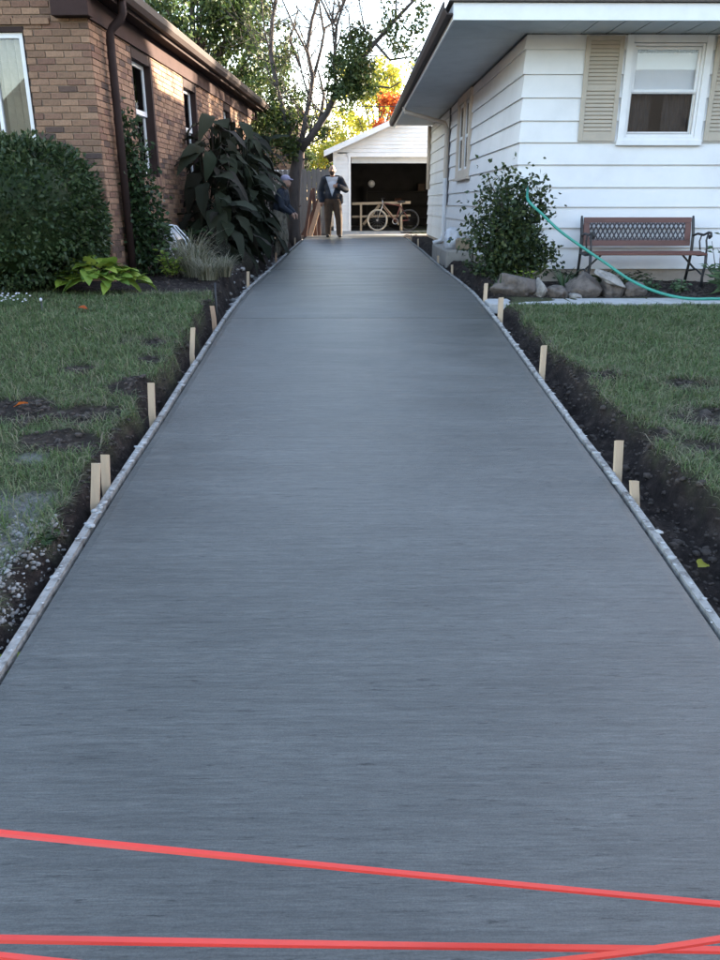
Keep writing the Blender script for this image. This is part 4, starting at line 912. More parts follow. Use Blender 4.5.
# climbing vine over the downpipe
def vine():
    root = tag(empty('climbing_vine', (-2.62, 9.95, float(ground(-2.62, 9.95)[0]))), 'leafy green vine climbing the brown downpipe of the brick house', 'vine'); P = []; mb = MB()
    for s in range(16):
        x, y = random.uniform(-.22, .3), random.uniform(-.25, .2); top = random.choice([.9, 1.2, 1.5, 1.75, 2.0]); pts = [(x*.5, y*.4, -.05)]; z = 0
        while z < top:
            z += .14; k = 1-z/2.3; pts.append((x*k+random.uniform(-.05, .05)-.06*(z/2), y*k*.8+random.uniform(-.05, .05)+.12*(z/2), z))
        mb.tube(pts, .006, 5)
        for p in pts[1:]: P += [(p[0]+random.gauss(0, .09)*(1.25-z/3), p[1]+random.gauss(0, .09), p[2]+random.gauss(0, .07)) for _ in range(23)]
    mb.build('stem', 'bark_d', root); P = np.array(P); P[:, 2] = np.maximum(P[:, 2], .02); N = len(P)
    leaves('foliage', P, rng.normal(0, 1, (N, 3))+[.4, -.6, -.5], rng.uniform(.04, .085, N), rng.uniform(.03, .06, N), 'ivy', root)
vine()
def stalks(name, c, label, n, h, spread_, L, m, cat='plant', per=26, group=None, W=.3):
    root = tag(empty(name, (c[0], c[1], float(ground(c[0], c[1])[0]))), label, cat, group); P = []; D = []; mb = MB()
    for s in range(n):
        a = random.uniform(0, 6.28); r = random.uniform(.1, 1)*spread_; hh = h*random.uniform(.6, 1.05); x, y = math.cos(a)*r, math.sin(a)*r
        pts = [(x*.3, y*.3, -.04), (x*.6, y*.6, hh*.5), (x, y, hh)]; mb.tube(pts, [.007, .006, .003], 5)
        for k in range(per):
            t = random.uniform(.12, 1); q = t*t; an = random.uniform(0, 6.28); P.append((x*(.3+.7*t), y*(.3+.7*t), hh*t)); D.append((math.cos(an), math.sin(an), random.uniform(-.3, .7)))
    mb.build('stem', 'bark_d', root); N = len(P); leaves('foliage', P, D, L*rng.uniform(.6, 1.2, N), L*W*rng.uniform(.8, 1.2, N), m, root, droop=.15); return root
stalks('leafy_perennial', (-2.52, 10.1), 'tall narrow leaved green perennial between the vine and well cover', 16, .85, .28, .15, 'ivy')
stalks('leafy_perennial', (-2.22, 9.75), 'low yellowing perennial in front of the window well cover', 14, .34, .25, .10, 'hosta', per=14)
stalks('leafy_perennial', (-2.35, 11.9), 'low green weeds between the well cover and big leaved plants', 14, .55, .35, .12, 'ivy', per=22)
# hosta, single leaves
hl = [broad_leaf('leaf', 'hosta', .21, .155, dr, .2, wave=.03) for dr in (.3, .55, .8)]
c = atz(100, 288, .15); hr = tag(empty('hosta', (c.x, c.y, float(ground(c.x, c.y)[0]))), 'bright yellow green hosta clump at the foot of the clipped shrub', 'plant')
for k in range(96):
    a = random.uniform(0, 6.28); r = random.uniform(0, 1)**.6; x, y = math.cos(a)*r*.40, math.sin(a)*r*.18
    leafy(hr, hl[k % 3], (x, y, .06+.24*(1-r*.75)+random.uniform(-.02, .05)), a+random.uniform(-.9, .9), R(random.uniform(0, 60)), random.uniform(.65, 1.1), random.uniform(-.3, .3))
# variegated grass clump
def fountain(name, cs, label, n, h, m, cat):
    root = tag(empty(name, (cs[0][0], cs[0][1], float(ground(cs[0][0], cs[0][1])[0]))), label, cat); P0 = np.array(root.location[:]); Vs = []; Fs = []; b = 0
    for k in range(n):
        cx, cy, r, hh = cs[k % len(cs)][0]-P0[0], cs[k % len(cs)][1]-P0[1], cs[k % len(cs)][2], cs[k % len(cs)][3]*random.uniform(.5, 1.1)
        a = random.uniform(0, 6.28); q = random.uniform(0, r*.5); out = random.uniform(.25, 1.0)*hh*.9; w_ = random.uniform(.004, .009); zf = random.uniform(.1, .9)
        for i in range(6):
            t = i/5; x = cx+math.cos(a)*(q+out*t**1.3); y = cy+math.sin(a)*(q+out*t**1.3); z = hh*(1.55*t-(.65+zf*.6)*t*t); ww = w_*(1-t**2)*.5+.0004
            Vs += [(x-math.sin(a)*ww, y+math.cos(a)*ww, z), (x+math.sin(a)*ww, y-math.cos(a)*ww, z)]
            if i: Fs.append((b+2*i-2, b+2*i-1, b+2*i+1, b+2*i))
        b += 12
    mesh_np('blades', Vs, Fs, m, root); return root
fountain('variegated_grass', [(-1.95, 9.75, .35, .58), (-2.1, 10.2, .3, .7), (-1.72, 9.35, .25, .36), (-1.6, 9.75, .2, .34)], 'arching clump of cream striped ornamental grass beside the slab', 1500, .5, 'var_grass', 'grass clump')
# tall dark big-leaved plants
tl = [broad_leaf('leaf', 'taro', L_, W_, dr, fo, 7, wv) for L_, W_, dr, fo, wv in ((.70, .36, .25, .12, .04), (.66, .30, .6, .2, .10), (.74, .38, .9, .1, .07), (.55, .24, .45, .3, .12), (.62, .34, 1.1, .15, .1))]
def big_leaf_plant(x, y, h, n, label, scale=1):
    root = tag(empty('big_leaved_plant', (x, y, float(ground(x, y)[0]))), label, 'plant', 'big leaved plants by the brick house'); mb = MB()
    for s in range(4):
        a = random.uniform(0, 6.28); mb.tube([(math.cos(a)*.06, math.sin(a)*.06, -.05), (math.cos(a)*.10, math.sin(a)*.10, h*.5), (math.cos(a)*.16, math.sin(a)*.16, h*.95)], [.028, .022, .012], 6)
    n = int(n*1.45)
    for k in range(n):
        t = (k+.5)/n; a = k*2.4+random.uniform(-.5, .5); z = h*(.10+.90*t); r = .10+.30*(1-t*.6)*random.uniform(.2, 1)
        p = (math.cos(a)*r, math.sin(a)*r, z); mb.tube([(math.cos(a)*.08, math.sin(a)*.08, z-.10), p], .008, 5)
        leafy(root, tl[random.randrange(5)], p, a+random.uniform(-.3, .3), R(random.uniform(-45, 30)), scale*random.uniform(.42, .95)*(1-.2*t), random.uniform(-.4, .4))
    mb.build('stalk', 'taro', root, smooth=True)
for x, y, h, n, l in ((-2.15, 12.4, 1.75, 40, 'big leaved dark plant beside the lower brick wall, before the second window'), (-1.98, 12.2, .95, 26, 'lowest big leaved plant drooping toward the slab edge'), (-2.2, 13.2, 2.15, 44, 'tall big leaved plant against the second side window'),
    (-1.86, 13.8, 1.95, 44, 'big leaved plant in the middle of the dark clump'), (-2.1, 15.0, 2.3, 44, 'tallest big leaved plant in the dark clump'), (-1.98, 16.4, 2.2, 40, 'big leaved plant just behind the person in camouflage trousers'), (-1.95, 17.7, 2.2, 40, 'big leaved plant next to the tree trunk')):
    big_leaf_plant(x, y, h, n, l)
# shrub at the white house corner
def loose_shrub():
    root = tag(empty('corner_shrub', (2.0, 9.72, float(ground(2.0, 9.72)[0]))), 'loose dark leaved shrub at the corner of the white house', 'shrub'); mb = MB(); P = []
    tips = [atY(x, y, 9.72+dy) for x, y, dy in ((505, 172, 0), (488, 178, -.1), (533, 174, .1), (540, 188, .2), (478, 200, -.1), (470, 222, 0), (545, 205, .1), (535, 225, .2), (550, 262, 0), (555, 250, .1), (465, 236, -.2), (520, 180, .1), (500, 195, -.2), (512, 210, -.3), (495, 225, -.3), (525, 235, -.3), (515, 250, -.35), (490, 250, -.3), (530, 262, -.2), (480, 262, -.2), (505, 240, -.4), (497, 205, .2), (520, 200, .2), (485, 215, .2), (510, 225, .3), (473, 247, 0), (540, 240, 0))]
    for q in tips:
        e = q-Vector(root.location[:]); b = Vector((random.uniform(-.12, .12), random.uniform(-.1, .1), -.05)); mid = b.lerp(e, .5)+Vector((-e.x*.2, -e.y*.2, .12)); pts = [b, b.lerp(mid, .6), mid, mid.lerp(e, .6), e]; mb.tube(pts, [.014, .012, .009, .006, .003], 5)
        for k in range(330):
            t = random.uniform(.12, 1.02); pp = mid.lerp(e, (t-.5)*2) if t > .5 else b.lerp(mid, t*2); s = .085; P.append((pp.x+random.gauss(0, s), pp.y+random.gauss(0, s), max(.02, pp.z+random.gauss(0, s))))
    mb.build('branch', 'bark_d', root); N = len(P); leaves('foliage', P, rng.normal(0, 1, (N, 3)), rng.uniform(.045, .085, N), rng.uniform(.03, .052, N), 'shrub', root)
loose_shrub()
def spiky(c, n, h, label, m='iris', w_=.022):
    root = tag(empty('spiky_plant', (c[0], c[1], float(ground(c[0], c[1])[0]))), label, 'plant', 'spiky plants in the bed'); 
    for k in range(n):
        a = random.uniform(0, 6.28); hh = h*random.uniform(.6, 1.1); o = hh*random.uniform(.2, .8); v = []
        for i in range(5):
            t = i/4; x = math.cos(a)*(.03+o*t**1.4); y = math.sin(a)*(.03+o*t**1.4); z = hh*(t-.25*t*t); ww = w_*(1-t**1.6)*.5+.0005
            v += [(x-math.sin(a)*ww, y+math.cos(a)*ww, z), (x+math.sin(a)*ww, y-math.cos(a)*ww, z)]
        MB().add(v, [(2*i, 2*i+1, 2*i+3, 2*i+2) for i in range(4)]).build('leaf', m, root, smooth=True)
spiky((1.76, 9.25), 16, .34, 'pale spiky leaved plant beside the stake at the walk end')
spiky((2.60, 9.55), 22, .36, 'spiky plant between the corner shrub and the bench')
spiky((2.05, 9.35), 12, .3, 'spiky plant under the corner shrub')
stalks('bed_perennial', (4.55, 9.35), 'leafy green clump beside the iron bench end', 26, .36, .34, .16, 'iris', per=16, W=.22)
stalks('bed_perennial', (4.72, 9.9), 'tall wispy stems beyond the bench armrest', 9, .85, .2, .10, 'iris', per=8, W=.3)
stalks('bed_perennial', (3.35, 10.25), 'low dark weeds under the bench seat', 30, .16, .7, .08, 'shrub', per=12)
stalks('bed_perennial', (2.1, 9.3), 'light green sprout at the foot of the corner shrub', 10, .28, .16, .08, 'hosta', per=12)
stalks('bed_perennial', (1.85, 11.2), 'low dark plants along the white house side wall', 16, .2, .3, .09, 'shrub', per=12)
# small white flowers and garden light by the shrub
c = atz(10, 291, .2); fl = tag(empty('white_flowers', (c.x, c.y, float(ground(c.x, c.y)[0]))), 'small white flowers at the lawn edge under the clipped shrub', 'flowers')
for k in range(26):
    p = Vector((random.gauss(0, .10), random.gauss(0, .05), random.uniform(.05, .13))); MB().tube([(p.x*.6, p.y*.6, -.02), p], .002, 4).build('stem', 'iris', fl); q = lump('flower', 'petal', p, (.011, .011, .007), k, .4, ICO1, fl, False)
c = atz(40, 293, .2); gl = tag(empty('garden_light', (c.x, c.y, float(ground(c.x, c.y)[0]))), 'small stake light with white cap at the lawn edge', 'garden light')
MB().tube([(0, 0, -.1), (0, 0, .10)], .005, 8).build('post', 'iron', gl, smooth=True); MB().lathe((0, 0, .10), [(.005, 0), (.013, .010), (.012, .028), (.001, .034)], 12).build('cap', 'petal', gl, smooth=True)
# scattered leaves and scraps
fm = {k: broad_leaf('fallen_leaf', k, .09, .06, .3, .4, 5, .1) for k in ('tree_red', 'dry_leaf', 'tree_yellow')}
for i, (px, py, k, lb) in enumerate(((79, 310, 'tree_red', 'curled orange leaf on the lawn before the hosta'), (90, 357, 'dry_leaf', 'pale curled leaf on the scraped dirt patch'), (40, 480, 'tree_red', 'brown red leaf on the lawn beside the spilled gravel'), (115, 303, 'dry_leaf', 'pale leaf fallen below the hosta'), (690, 612, 'tree_yellow', 'yellow leaf lying in the white house trench'))):
    c = atz(px, py, .0); c = atz(px, py, float(ground(c.x, c.y)[0])); o = link(bpy.data.objects.new('fallen_leaf', fm[k])); o.location = (c.x, c.y, float(ground(c.x, c.y)[0])+.045); o.rotation_euler = (.3, -.1, i*1.7); tag(o, lb, 'leaf')

# ------------------------------------------------------------------ trees
def tree(name, base, limbs, clusters, n, L, m, label, bark='bark', twig=0, group=None, flat=.8):
    """limbs: list of (points, r0, r1) in world space; clusters: (centre, radius, share)"""
    root = tag(empty(name, base), label, 'tree', group); B = Vector(base); mb = MB(); tw = MB(); ends = []
    for i, (pts, r0, r1) in enumerate(limbs):
        pts = [Vector(p)-B for p in pts]; k = len(pts); mb.tube(pts, [r0+(r1-r0)*j/(k-1) for j in range(k)], 10 if r0 > .08 else 7)
        if twig:
            for j in range(1, k):
                for _ in range(twig):
                    t = random.random(); a = pts[j-1].lerp(pts[j], t); d = Vector((random.gauss(0, 1), random.gauss(0, 1), random.gauss(.5, .6))).normalized(); l_ = random.uniform(.35, 1.5)*(1 if r0 < .14 else .3); p1 = a+d*l_*.45+Vector((0, 0, .05)); p2 = p1+(d+Vector((random.gauss(0, .4), random.gauss(0, .4), .5))).normalized()*l_*.55
                    rr = max(.006, (r0+(r1-r0)*j/k)*.25); tw.tube([a, p1, p2], [rr, rr*.7, .003], 5, False); ends.append(p2)
                    for _k in range(2):
                        q0 = p1.lerp(p2, random.uniform(0, .8)); q1 = q0+Vector((random.gauss(0, 1), random.gauss(0, 1), random.gauss(.6, .6))).normalized()*l_*.4; tw.tube([q0, q1], [rr*.5, .003], 4, False)
    mb.build('trunk', bark, root, smooth=True)
    if twig: tag(tw.build('twigs', bark, root), kind='stuff')
    tot = sum(c[2] for c in clusters); P = []
    for c, r, s in clusters:
        k = int(n*s/tot); c = np.array(Vector(c)-B); q = unit(rng.normal(size=(k, 3)))*(rng.uniform(0, 1, (k, 1))**.42)*r
        # break the cluster into sprays so gaps show
        m_ = max(5, k//45); cc = unit(rng.normal(size=(m_, 3)))*(rng.uniform(0, 1, (m_, 1))**.4)*r; cc[:, 2] *= flat
        idx = rng.integers(0, m_, k); P.append(c+cc[idx]+rng.normal(0, .16*r**.5*.9, (k, 3)))
    P = np.concatenate(P); N = len(P)
    leaves('crown', P, rng.normal(0, 1, (N, 3))+[0, 0, -.35], L*rng.uniform(.6, 1.3, N), L*.55*rng.uniform(.7, 1.2, N), m, root); return root
def poly(px, Y0, dY=0): return [atY(x, y, Y0+dY*i/(len(px)-1)) for i, (x, y) in enumerate(px)]
TB = 20.2; g0 = float(ground(-1.62, TB)[0])
limbs = [([Vector((atY(294, 240, TB).x, TB, g0-.15))]+poly([(294, 236), (293, 205), (295, 175), (299, 150)], TB), .21, .13),
    (poly([(298, 155), (287, 125), (278, 92), (271, 55), (272, 22), (278, -15), (282, -50)], TB, 1.2), .085, .03),
    (poly([(299, 152), (304, 130), (309, 102), (313, 78), (307, 50), (312, 20), (321, -10), (325, -40)], TB, .5), .075, .025),
    (poly([(299, 152), (312, 135), (327, 113), (338, 90), (352, 70), (374, 44), (395, 20), (418, -4), (440, -25)], TB, -1.0), .10, .02),
    (poly([(313, 80), (321, 50), (325, 28), (338, 20), (347, -5), (350, -40)], TB+.3, .8), .04, .014),
    (poly([(336, 92), (334, 60), (337, 25), (346, -5), (352, -40)], TB-.3, -.6), .04, .014),
    (poly([(345, 82), (370, 85), (390, 88), (402, 81)], TB-.6, -.4), .035, .01),
    (poly([(376, 44), (390, 60), (410, 57), (424, 40)], TB-.8, -.3), .035, .01),
    (poly([(320, 122), (324, 95), (318, 70)], TB, .6), .05, .02),
    (poly([(300, 66), (290, 40), (298, 10)], TB+.5, .5), .04, .015)]
rt = random.Random(5)
for pts, r0, r1 in list(limbs[1:6]):
    for _ in range(5):
        j = rt.randrange(1, len(pts)-1); q = pts[j].lerp(pts[j+1], rt.random()); dx = rt.uniform(-1, 1); l_ = rt.uniform(1.0, 2.4); b1 = q+Vector((dx*.45, rt.uniform(-.4, .4), .75))*l_*.35; b2 = b1+Vector((dx*.35+rt.uniform(-.3, .3), rt.uniform(-.3, .3), .9))*l_*.35; b3 = b2+Vector((dx*.3+rt.uniform(-.4, .4), rt.uniform(-.3, .3), .8))*l_*.3
        limbs.append(([q, b1, b2, b3], rt.uniform(.016, .03), .005))
cl = [(atY(352, 66, TB-.6), .55, 3.2), (atY(345, 90, TB-.6), .38, 1.6), (atY(362, 80, TB-.7), .40, 1.8), (atY(356, 40, TB-.5), .32, .9), (atY(410, 18, TB-1.1), .5, .5), (atY(385, 20, TB-.9), .45, .35), (atY(420, 45, TB-1.1), .4, .3), (atY(395, 50, TB-.9), .35, .3),
    (atY(285, 62, TB+.8), .5, 1.0), (atY(290, 100, TB+.6), .55, 1.2), (atY(283, 130, TB+.3), .5, 1.2), (atY(300, 120, TB+.2), .35, .7), (atY(320, 128, TB), .3, .35), (atY(268, 118, TB+.2), .45, 1.0), (atY(255, 132, TB-.4), .4, .9), (atY(275, 148, TB-.3), .4, 1.0), (atY(262, 90, TB+.6), .5, .9), (atY(292, 150, TB-.2), .3, .6), (atY(380, -30, TB-.6), .9, 1.0), (atY(300, -40, TB), .9, 1.2)]
tree('multi_stem_tree', (limbs[0][0][1].x, TB, g0), limbs, cl, 9500, .11, 'tree_dark', 'bare limbed multi stem tree with leaf clumps behind the big leaved plants', twig=5)
def simple_tree(name, x, y, h, rad, n, L, m, label, trunk=.18, cz=.62, seed=0, group=None, k=16, bark='bark_d'):
    random.seed(seed+50); z0 = float(ground(x, y)[0]); limbs = [([(x, y, z0-.2), (x+.05, y, z0+h*.2), (x-.05, y+.05, z0+h*.45), (x+.1, y, z0+h*.8)], trunk, trunk*.3)]; cl = []
    for i in range(k):
        a = random.uniform(0, 6.28); u = random.uniform(-.9, 1); rr = math.sqrt(max(0, 1-u*u))*random.uniform(.45, .9); c = Vector((x+math.cos(a)*rr*rad[0], y+math.sin(a)*rr*rad[1], z0+h*cz+u*rad[2]*.8)); q = Vector((x, y, z0+h*random.uniform(.2, .5)))
        limbs.append(([q, q.lerp(c, .5)+Vector((0, 0, .15)), c], trunk*.35, .02)); cl.append((c, min(rad)*random.uniform(.32, .55), random.uniform(.6, 1.3)))
    return tree(name, (x, y, z0), limbs, cl, n, L, m, label, bark, 1, group)
simple_tree('green_tree', -4.7, 25.5, 9.0, (2.5, 2.2, 3.9), 24000, .16, 'tree_green', 'tall leafy green tree behind the brick house roof', .22, .55, 1, k=26)
simple_tree('autumn_tree', 1.4, 41, 7.5, (3.0, 2.5, 2.6), 9000, .20, 'tree_yellow', 'sunlit yellow autumn tree behind the garage', .2, .6, 2, k=20)
simple_tree('autumn_tree', 2.1, 36, 5.5, (1.3, 1.3, .9), 3000, .15, 'tree_red', 'orange red autumn tree above the garage roof', .12, .78, 3, k=10)
simple_tree('background_tree', -1.5, 44, 6.4, (2.6, 2.4, 2.6), 7000, .2, 'tree_yellow', 'yellow green tree between the trunk and garage', .2, .5, 4, k=18)
simple_tree('background_tree', -6.5, 38, 8, (3.5, 3, 3.4), 8000, .22, 'tree_green', 'green tree far behind the brick house', .2, .55, 5, k=18)
simple_tree('background_tree', -1.9, 33, 3.2, (1.3, 1, 1.3), 3500, .13, 'tree_green', 'low green tree beside the brick outbuilding', .1, .55, 6, k=12)

# ------------------------------------------------------------------ background structures
ob = tag(empty('brick_outbuilding', (-3.1, 29, .1)), 'tall narrow brick outbuilding seen between tree and garage', 'building')
MB().box(-1.6, 1.25, 0, 3, -.3, 3.9).build('wall', 'brick', ob); 
b2 = MB()
for r in range(58):
    for k in range(14):
        xx = -1.6+(k+(r % 2)*.5)*.2; 
        if xx+.19 < 1.25 and r*.0677 < 3.85: b2.box(xx, xx+.19, -.012+rj(.002), 0.0, r*.0677-.1, r*.0677-.04)
tag(b2.build('brickwork', 'brick', ob), kind='stuff')
MB().box(-1.75, 1.4, -.15, 3.1, 3.9, 4.02).build('roof', 'brown_trim', ob)
MB().box(.2, 1.1, -.03, .02, 0, 2.0).build('door', 'white', ob, bevel=.01)
fe = tag(empty('wooden_fence', (0, 24.6, .1)), 'grey weathered board fence between the tree and garage', 'fence')
x = -4.2
while x < -.75:
    hgt = 1.86+random.uniform(-.03, .03); o = MB().add([(0, 0, -.1), (.135, 0, -.1), (.135, .02, -.1), (0, .02, -.1), (0, 0, hgt-.05), (.135, 0, hgt-.05), (.135, .02, hgt-.05), (0, .02, hgt-.05), (.0675, 0, hgt), (.0675, .02, hgt)], [(0, 3, 2, 1), (0, 1, 5, 8, 4), (2, 3, 7, 9, 6), (1, 2, 6, 5), (3, 0, 4, 7), (4, 8, 9, 7), (8, 5, 6, 9)]).build('fence_board', 'fence', fe); o.location = (x, random.uniform(-.004, .004), 0); x += .142
for z in (.4, 1.5): box('rail', 'fence', -4.2, -.75, .025, .065, z, z+.09, fe)
for x in (-4.2, -2.5, -.82): box('post', 'fence', x, x+.09, .07, .16, -.3, 1.8, fe)
for k, (xa, xb, h) in enumerate(((-1.35, -1.15, 1.25), (-1.22, -.85, 1.15), (-1.05, -1.12, 1.3), (-1.42, -.95, 1.0), (-.95, -1.0, .95))):
    tag(MB().bar((xa, 22.75+.1*k, float(ground(xa, 22.9)[0])-.01), (xb, 23.3+.1*k, .1+h), .13 if k % 2 else .09, .028, up=(0, 1, 0)).build('leaning_plank', 'redwood' if k != 1 else 'stake_old', bevel=.003), ('broad reddish plank leaning behind the bearded man', 'pale plank slanting across the reddish planks', 'upright reddish plank in the leaning pile', 'low reddish plank slanting rightward in the pile', 'short reddish plank nearest the bearded man')[k], 'plank', 'planks leaning by the fence')
pole = tag(empty('utility_pole', (-9.5, 34, .1)), 'wooden utility pole behind the brick house', 'pole')
MB().tube([(0, 0, -.5), (0, 0, 7.5)], [.16, .11], 10).build('post', 'bark', pole, smooth=True); box('crossarm', 'bark', -1, 1, -.06, .06, 6.6, 6.75, pole)
wa = Vector((-9.5, 33.9, 5.9)); wb = Vector((9, 30.5, 4.9)); wp = [wa.lerp(wb, t/14)-Vector((0, 0, .9*(1-(2*t/14-1)**2))) for t in range(15)]
tag(MB().tube(wp, .014, 6).build('utility_wire', 'rubber'), 'thin dark utility wire crossing behind the garage roof', 'wire')
p2 = tag(empty('utility_pole', (9, 30.6, .1)), 'wooden utility pole behind the white house', 'pole')
MB().tube([(0, 0, -.5), (0, 0, 6.5)], [.15, .11], 10).build('post', 'bark', p2, smooth=True); box('crossarm', 'bark', -.8, .8, -.06, .06, 6.0, 6.14, p2)
# two storey house added beyond the white house (out of frame, shades the yards from the low sun)
nh = tag(empty('neighbour_house', (18, 0, -.3)), 'two storey house next door beyond the white house', 'house')
NY0, NY1 = -6, 22.3
MB().box(0, 9, NY0, NY1, -.3, 7.5).build('wall', 'siding', nh)
MB().add([(-.5, NY0-.5, 7.4), (9.5, NY0-.5, 7.4), (9.5, NY1+.5, 7.4), (-.5, NY1+.5, 7.4), (4.5, NY0-.5, 11.2), (4.5, NY1+.5, 11.2)], [(0, 3, 2, 1), (0, 1, 4), (2, 3, 5), (0, 4, 5, 3), (1, 2, 5, 4)]).build('roof', 'shingle', nh)
for y in (-3, 1, 5, 9, 13, 17):
    for z in (1.0, 3.9):
        wv = MB().box(-.05, -.002, y, y+1.1, z, z+1.5).build('window', 'white', nh, bevel=.01); box('pane', 'room', -.056, -.051, y+.08, y+1.02, z+.08, z+1.42, wv)
simple_tree('yard_tree', 15.5, 25.6, 11.5, (2.0, 2.2, 3.8), 14000, .2, 'tree_dark', 'leafy yard tree behind the white house', .2, .6, 8, k=20)  # added out of view to dapple the sun on the brick wall

# ------------------------------------------------------------------ people
def fuse(name, prims, m, parent, voxel=.011, smooth=4):
    """tapered capsules and ellipsoids fused into one continuous skin"""
    mb = MB(); v0, f0 = ICO2
    def ball(c, r):
        r = r if isinstance(r, (tuple, list)) else (r, r, r); mb.add([(c[0]+p[0]*r[0], c[1]+p[1]*r[1], c[2]+p[2]*r[2]) for p in v0], [tuple(int(i) for i in q) for q in f0])
    for p in prims:
        if p[0] == 'e': ball(p[1], p[2])
        else:
            _, a, ra, b, rb = p; n = 7; A, Bv = Vector(a), Vector(b)
            mb.tube([A.lerp(Bv, i/n) for i in range(n+1)], [ra+(rb-ra)*i/n for i in range(n+1)], 14); ball(a, ra); ball(b, rb)
    me = mb.mesh(name, m); o = bpy.data.objects.new(name, me); COL.objects.link(o)
    r = o.modifiers.new('r', 'REMESH'); r.mode = 'VOXEL'; r.voxel_size = voxel; r.use_smooth_shade = True
    s = o.modifiers.new('s', 'SMOOTH'); s.factor = .5; s.iterations = smooth
    dg = bpy.context.evaluated_depsgraph_get(); nm = bpy.data.meshes.new_from_object(o.evaluated_get(dg)); nm.name = name
    bpy.data.objects.remove(o); bpy.data.meshes.remove(me); nm.materials.clear(); nm.materials.append(M[m])
    for p in nm.polygons: p.use_smooth = True
    return link(bpy.data.objects.new(name, nm), parent)
def hand(w_, d, side, curl):
    """palm and five fingers from wrist w_ along d"""
    w_, d = Vector(w_), Vector(d).normalized(); s = d.cross(Vector((0, 1, 0))); s = s.normalized() if s.length > .1 else Vector((1, 0, 0)); n = s.cross(d); out = [('c', w_, .030, w_+d*.08, .036)]
    for k, l_ in enumerate((.065, .078, .082, .070)):
        a = w_+d*.085+s*(-.033+.022*k); b = a+d*l_*.55+n*curl*l_*.25; c = b+d*l_*.45*(1-curl*.6)+n*curl*l_*.5; out += [('c', a, .011, b, .010), ('c', b, .010, c, .008)]
    t0 = w_+d*.03-s*.035*side; t1 = t0+d*.04-s*.03*side; out += [('c', t0, .013, t1, .011), ('c', t1, .011, t1+d*.03, .009)]; return out
def legs(hipz, fl_, fr_, kl, kr, hx=.10):
    return [('c', (-hx, 0, hipz), .105, kl, .072), ('c', kl, .070, fl_, .05), ('c', (hx, 0, hipz), .105, kr, .072), ('c', kr, .070, fr_, .05), ('e', (0, 0, hipz+.05), (.185, .13, .14))]
def grow(pr, k):
    return [(p[0], p[1], p[2]+k, p[3], p[4]+k) if p[0] == 'c' else ('e', p[1], tuple(r+k for r in p[2])) for p in pr]
# bearded man by the garage, one forearm held across the chest
mx = atz(333, 237.5, .105); man = tag(empty('person', (mx.x, mx.y, float(prof(mx.y))+.004)), 'bearded man in dark open jacket and brown work trousers standing at the slab end', 'person'); man.scale = (1.05, 1.05, 1)
fl_, fr_, kl, kr = (-.12, .02, .09), (.17, -.03, .09), (-.12, -.02, .50), (.16, -.05, .50)
LG = legs(.92, fl_, fr_, kl, kr)
TO = [('e', (0, 0, 1.08), (.185, .135, .17)), ('e', (0, 0, 1.28), (.20, .135, .20)), ('c', (-.15, .01, 1.47), .085, (.15, .01, 1.47), .085), ('e', (0, -.06, 1.12), (.15, .11, .15))]
AR = [('c', (-.20, .01, 1.47), .075, (-.30, .03, 1.19), .056), ('c', (-.30, .03, 1.19), .054, (-.29, -.05, .95), .040), ('c', (.20, .01, 1.47), .075, (.345, .02, 1.22), .056), ('c', (.345, .02, 1.22), .054, (.17, -.19, 1.30), .040)]
HD = [('c', (0, .015, 1.50), .06, (0, -.005, 1.62), .058), ('e', (0, -.01, 1.72), (.080, .098, .118)), ('e', (0, -.055, 1.665), (.058, .055, .06)), ('e', (0, -.108, 1.705), (.016, .022, .026)), ('e', (-.082, 0, 1.705), (.012, .02, .03)), ('e', (.082, 0, 1.705), (.012, .02, .03))]
HN = hand((-.29, -.05, .95), (.02, -.12, -1), -1, .5)+hand((.17, -.19, 1.30), (-.9, -.3, .15), 1, .9)
FT = [('c', (-.12, .06, .045), .045, (-.14, -.14, .04), .042), ('c', (.17, .02, .045), .045, (.20, -.18, .04), .042)]
fuse('body', grow(LG, -.012)+grow(TO, -.012)+AR+HD+HN+[('c', fl_, .03, (-.13, -.08, .05), .025), ('c', fr_, .03, (.19, -.11, .05), .025)], 'skin', man, .010)
fuse('trousers', grow(LG, .026), 'workpants', man, .012)
fuse('shirt', grow(TO, .004), 'shirt', man, .012)
jk = fuse('jacket', grow(TO, .024)+grow(AR, .016)+[('c', (-.19, .02, 1.05), .07, (-.20, .02, .92), .07), ('c', (.19, .02, 1.05), .07, (.20, .02, .92), .07), ('e', (0, .03, 1.0), (.20, .13, .16)), ('c', (-.07, .05, 1.54), .035, (.07, .05, 1.54), .035)], 'navy', man, .012)
bm = bmesh.new(); bm.from_mesh(jk.data)       # open front: a V from the collar to the belly, cut at the wrists stays
kill = [f for f in bm.faces if (c_ := f.calc_center_median()) and c_.y < -.02 and abs(c_.x+.005) < max(0, (c_.z-1.04)*.32) and c_.z > 1.04]
bmesh.ops.delete(bm, geom=kill, context='FACES'); bm.to_mesh(jk.data); bm.free()
md = jk.modifiers.new('thick', 'SOLIDIFY'); md.thickness = .012; md.offset = 1
fuse('beard', [('e', (0, -.075, 1.635), (.062, .05, .062)), ('e', (0, -.06, 1.665), (.076, .06, .04))], 'beard', man, .009)
fuse('hair', [('e', (0, .035, 1.735), (.080, .075, .095))], 'beard', man, .010)
for s in (-1, 1): lump('eye', 'rubber', (s*.030, -.100, 1.735), (.012, .008, .008), 3, .05, ICO1, man, False)
for k, (a, b) in enumerate(((FT[0][1], FT[0][3]), (FT[1][1], FT[1][3]))): fuse('boot', [FT[k], ('c', fl_ if k == 0 else fr_, .058, FT[k][1], .05)], 'boot', man, .010)
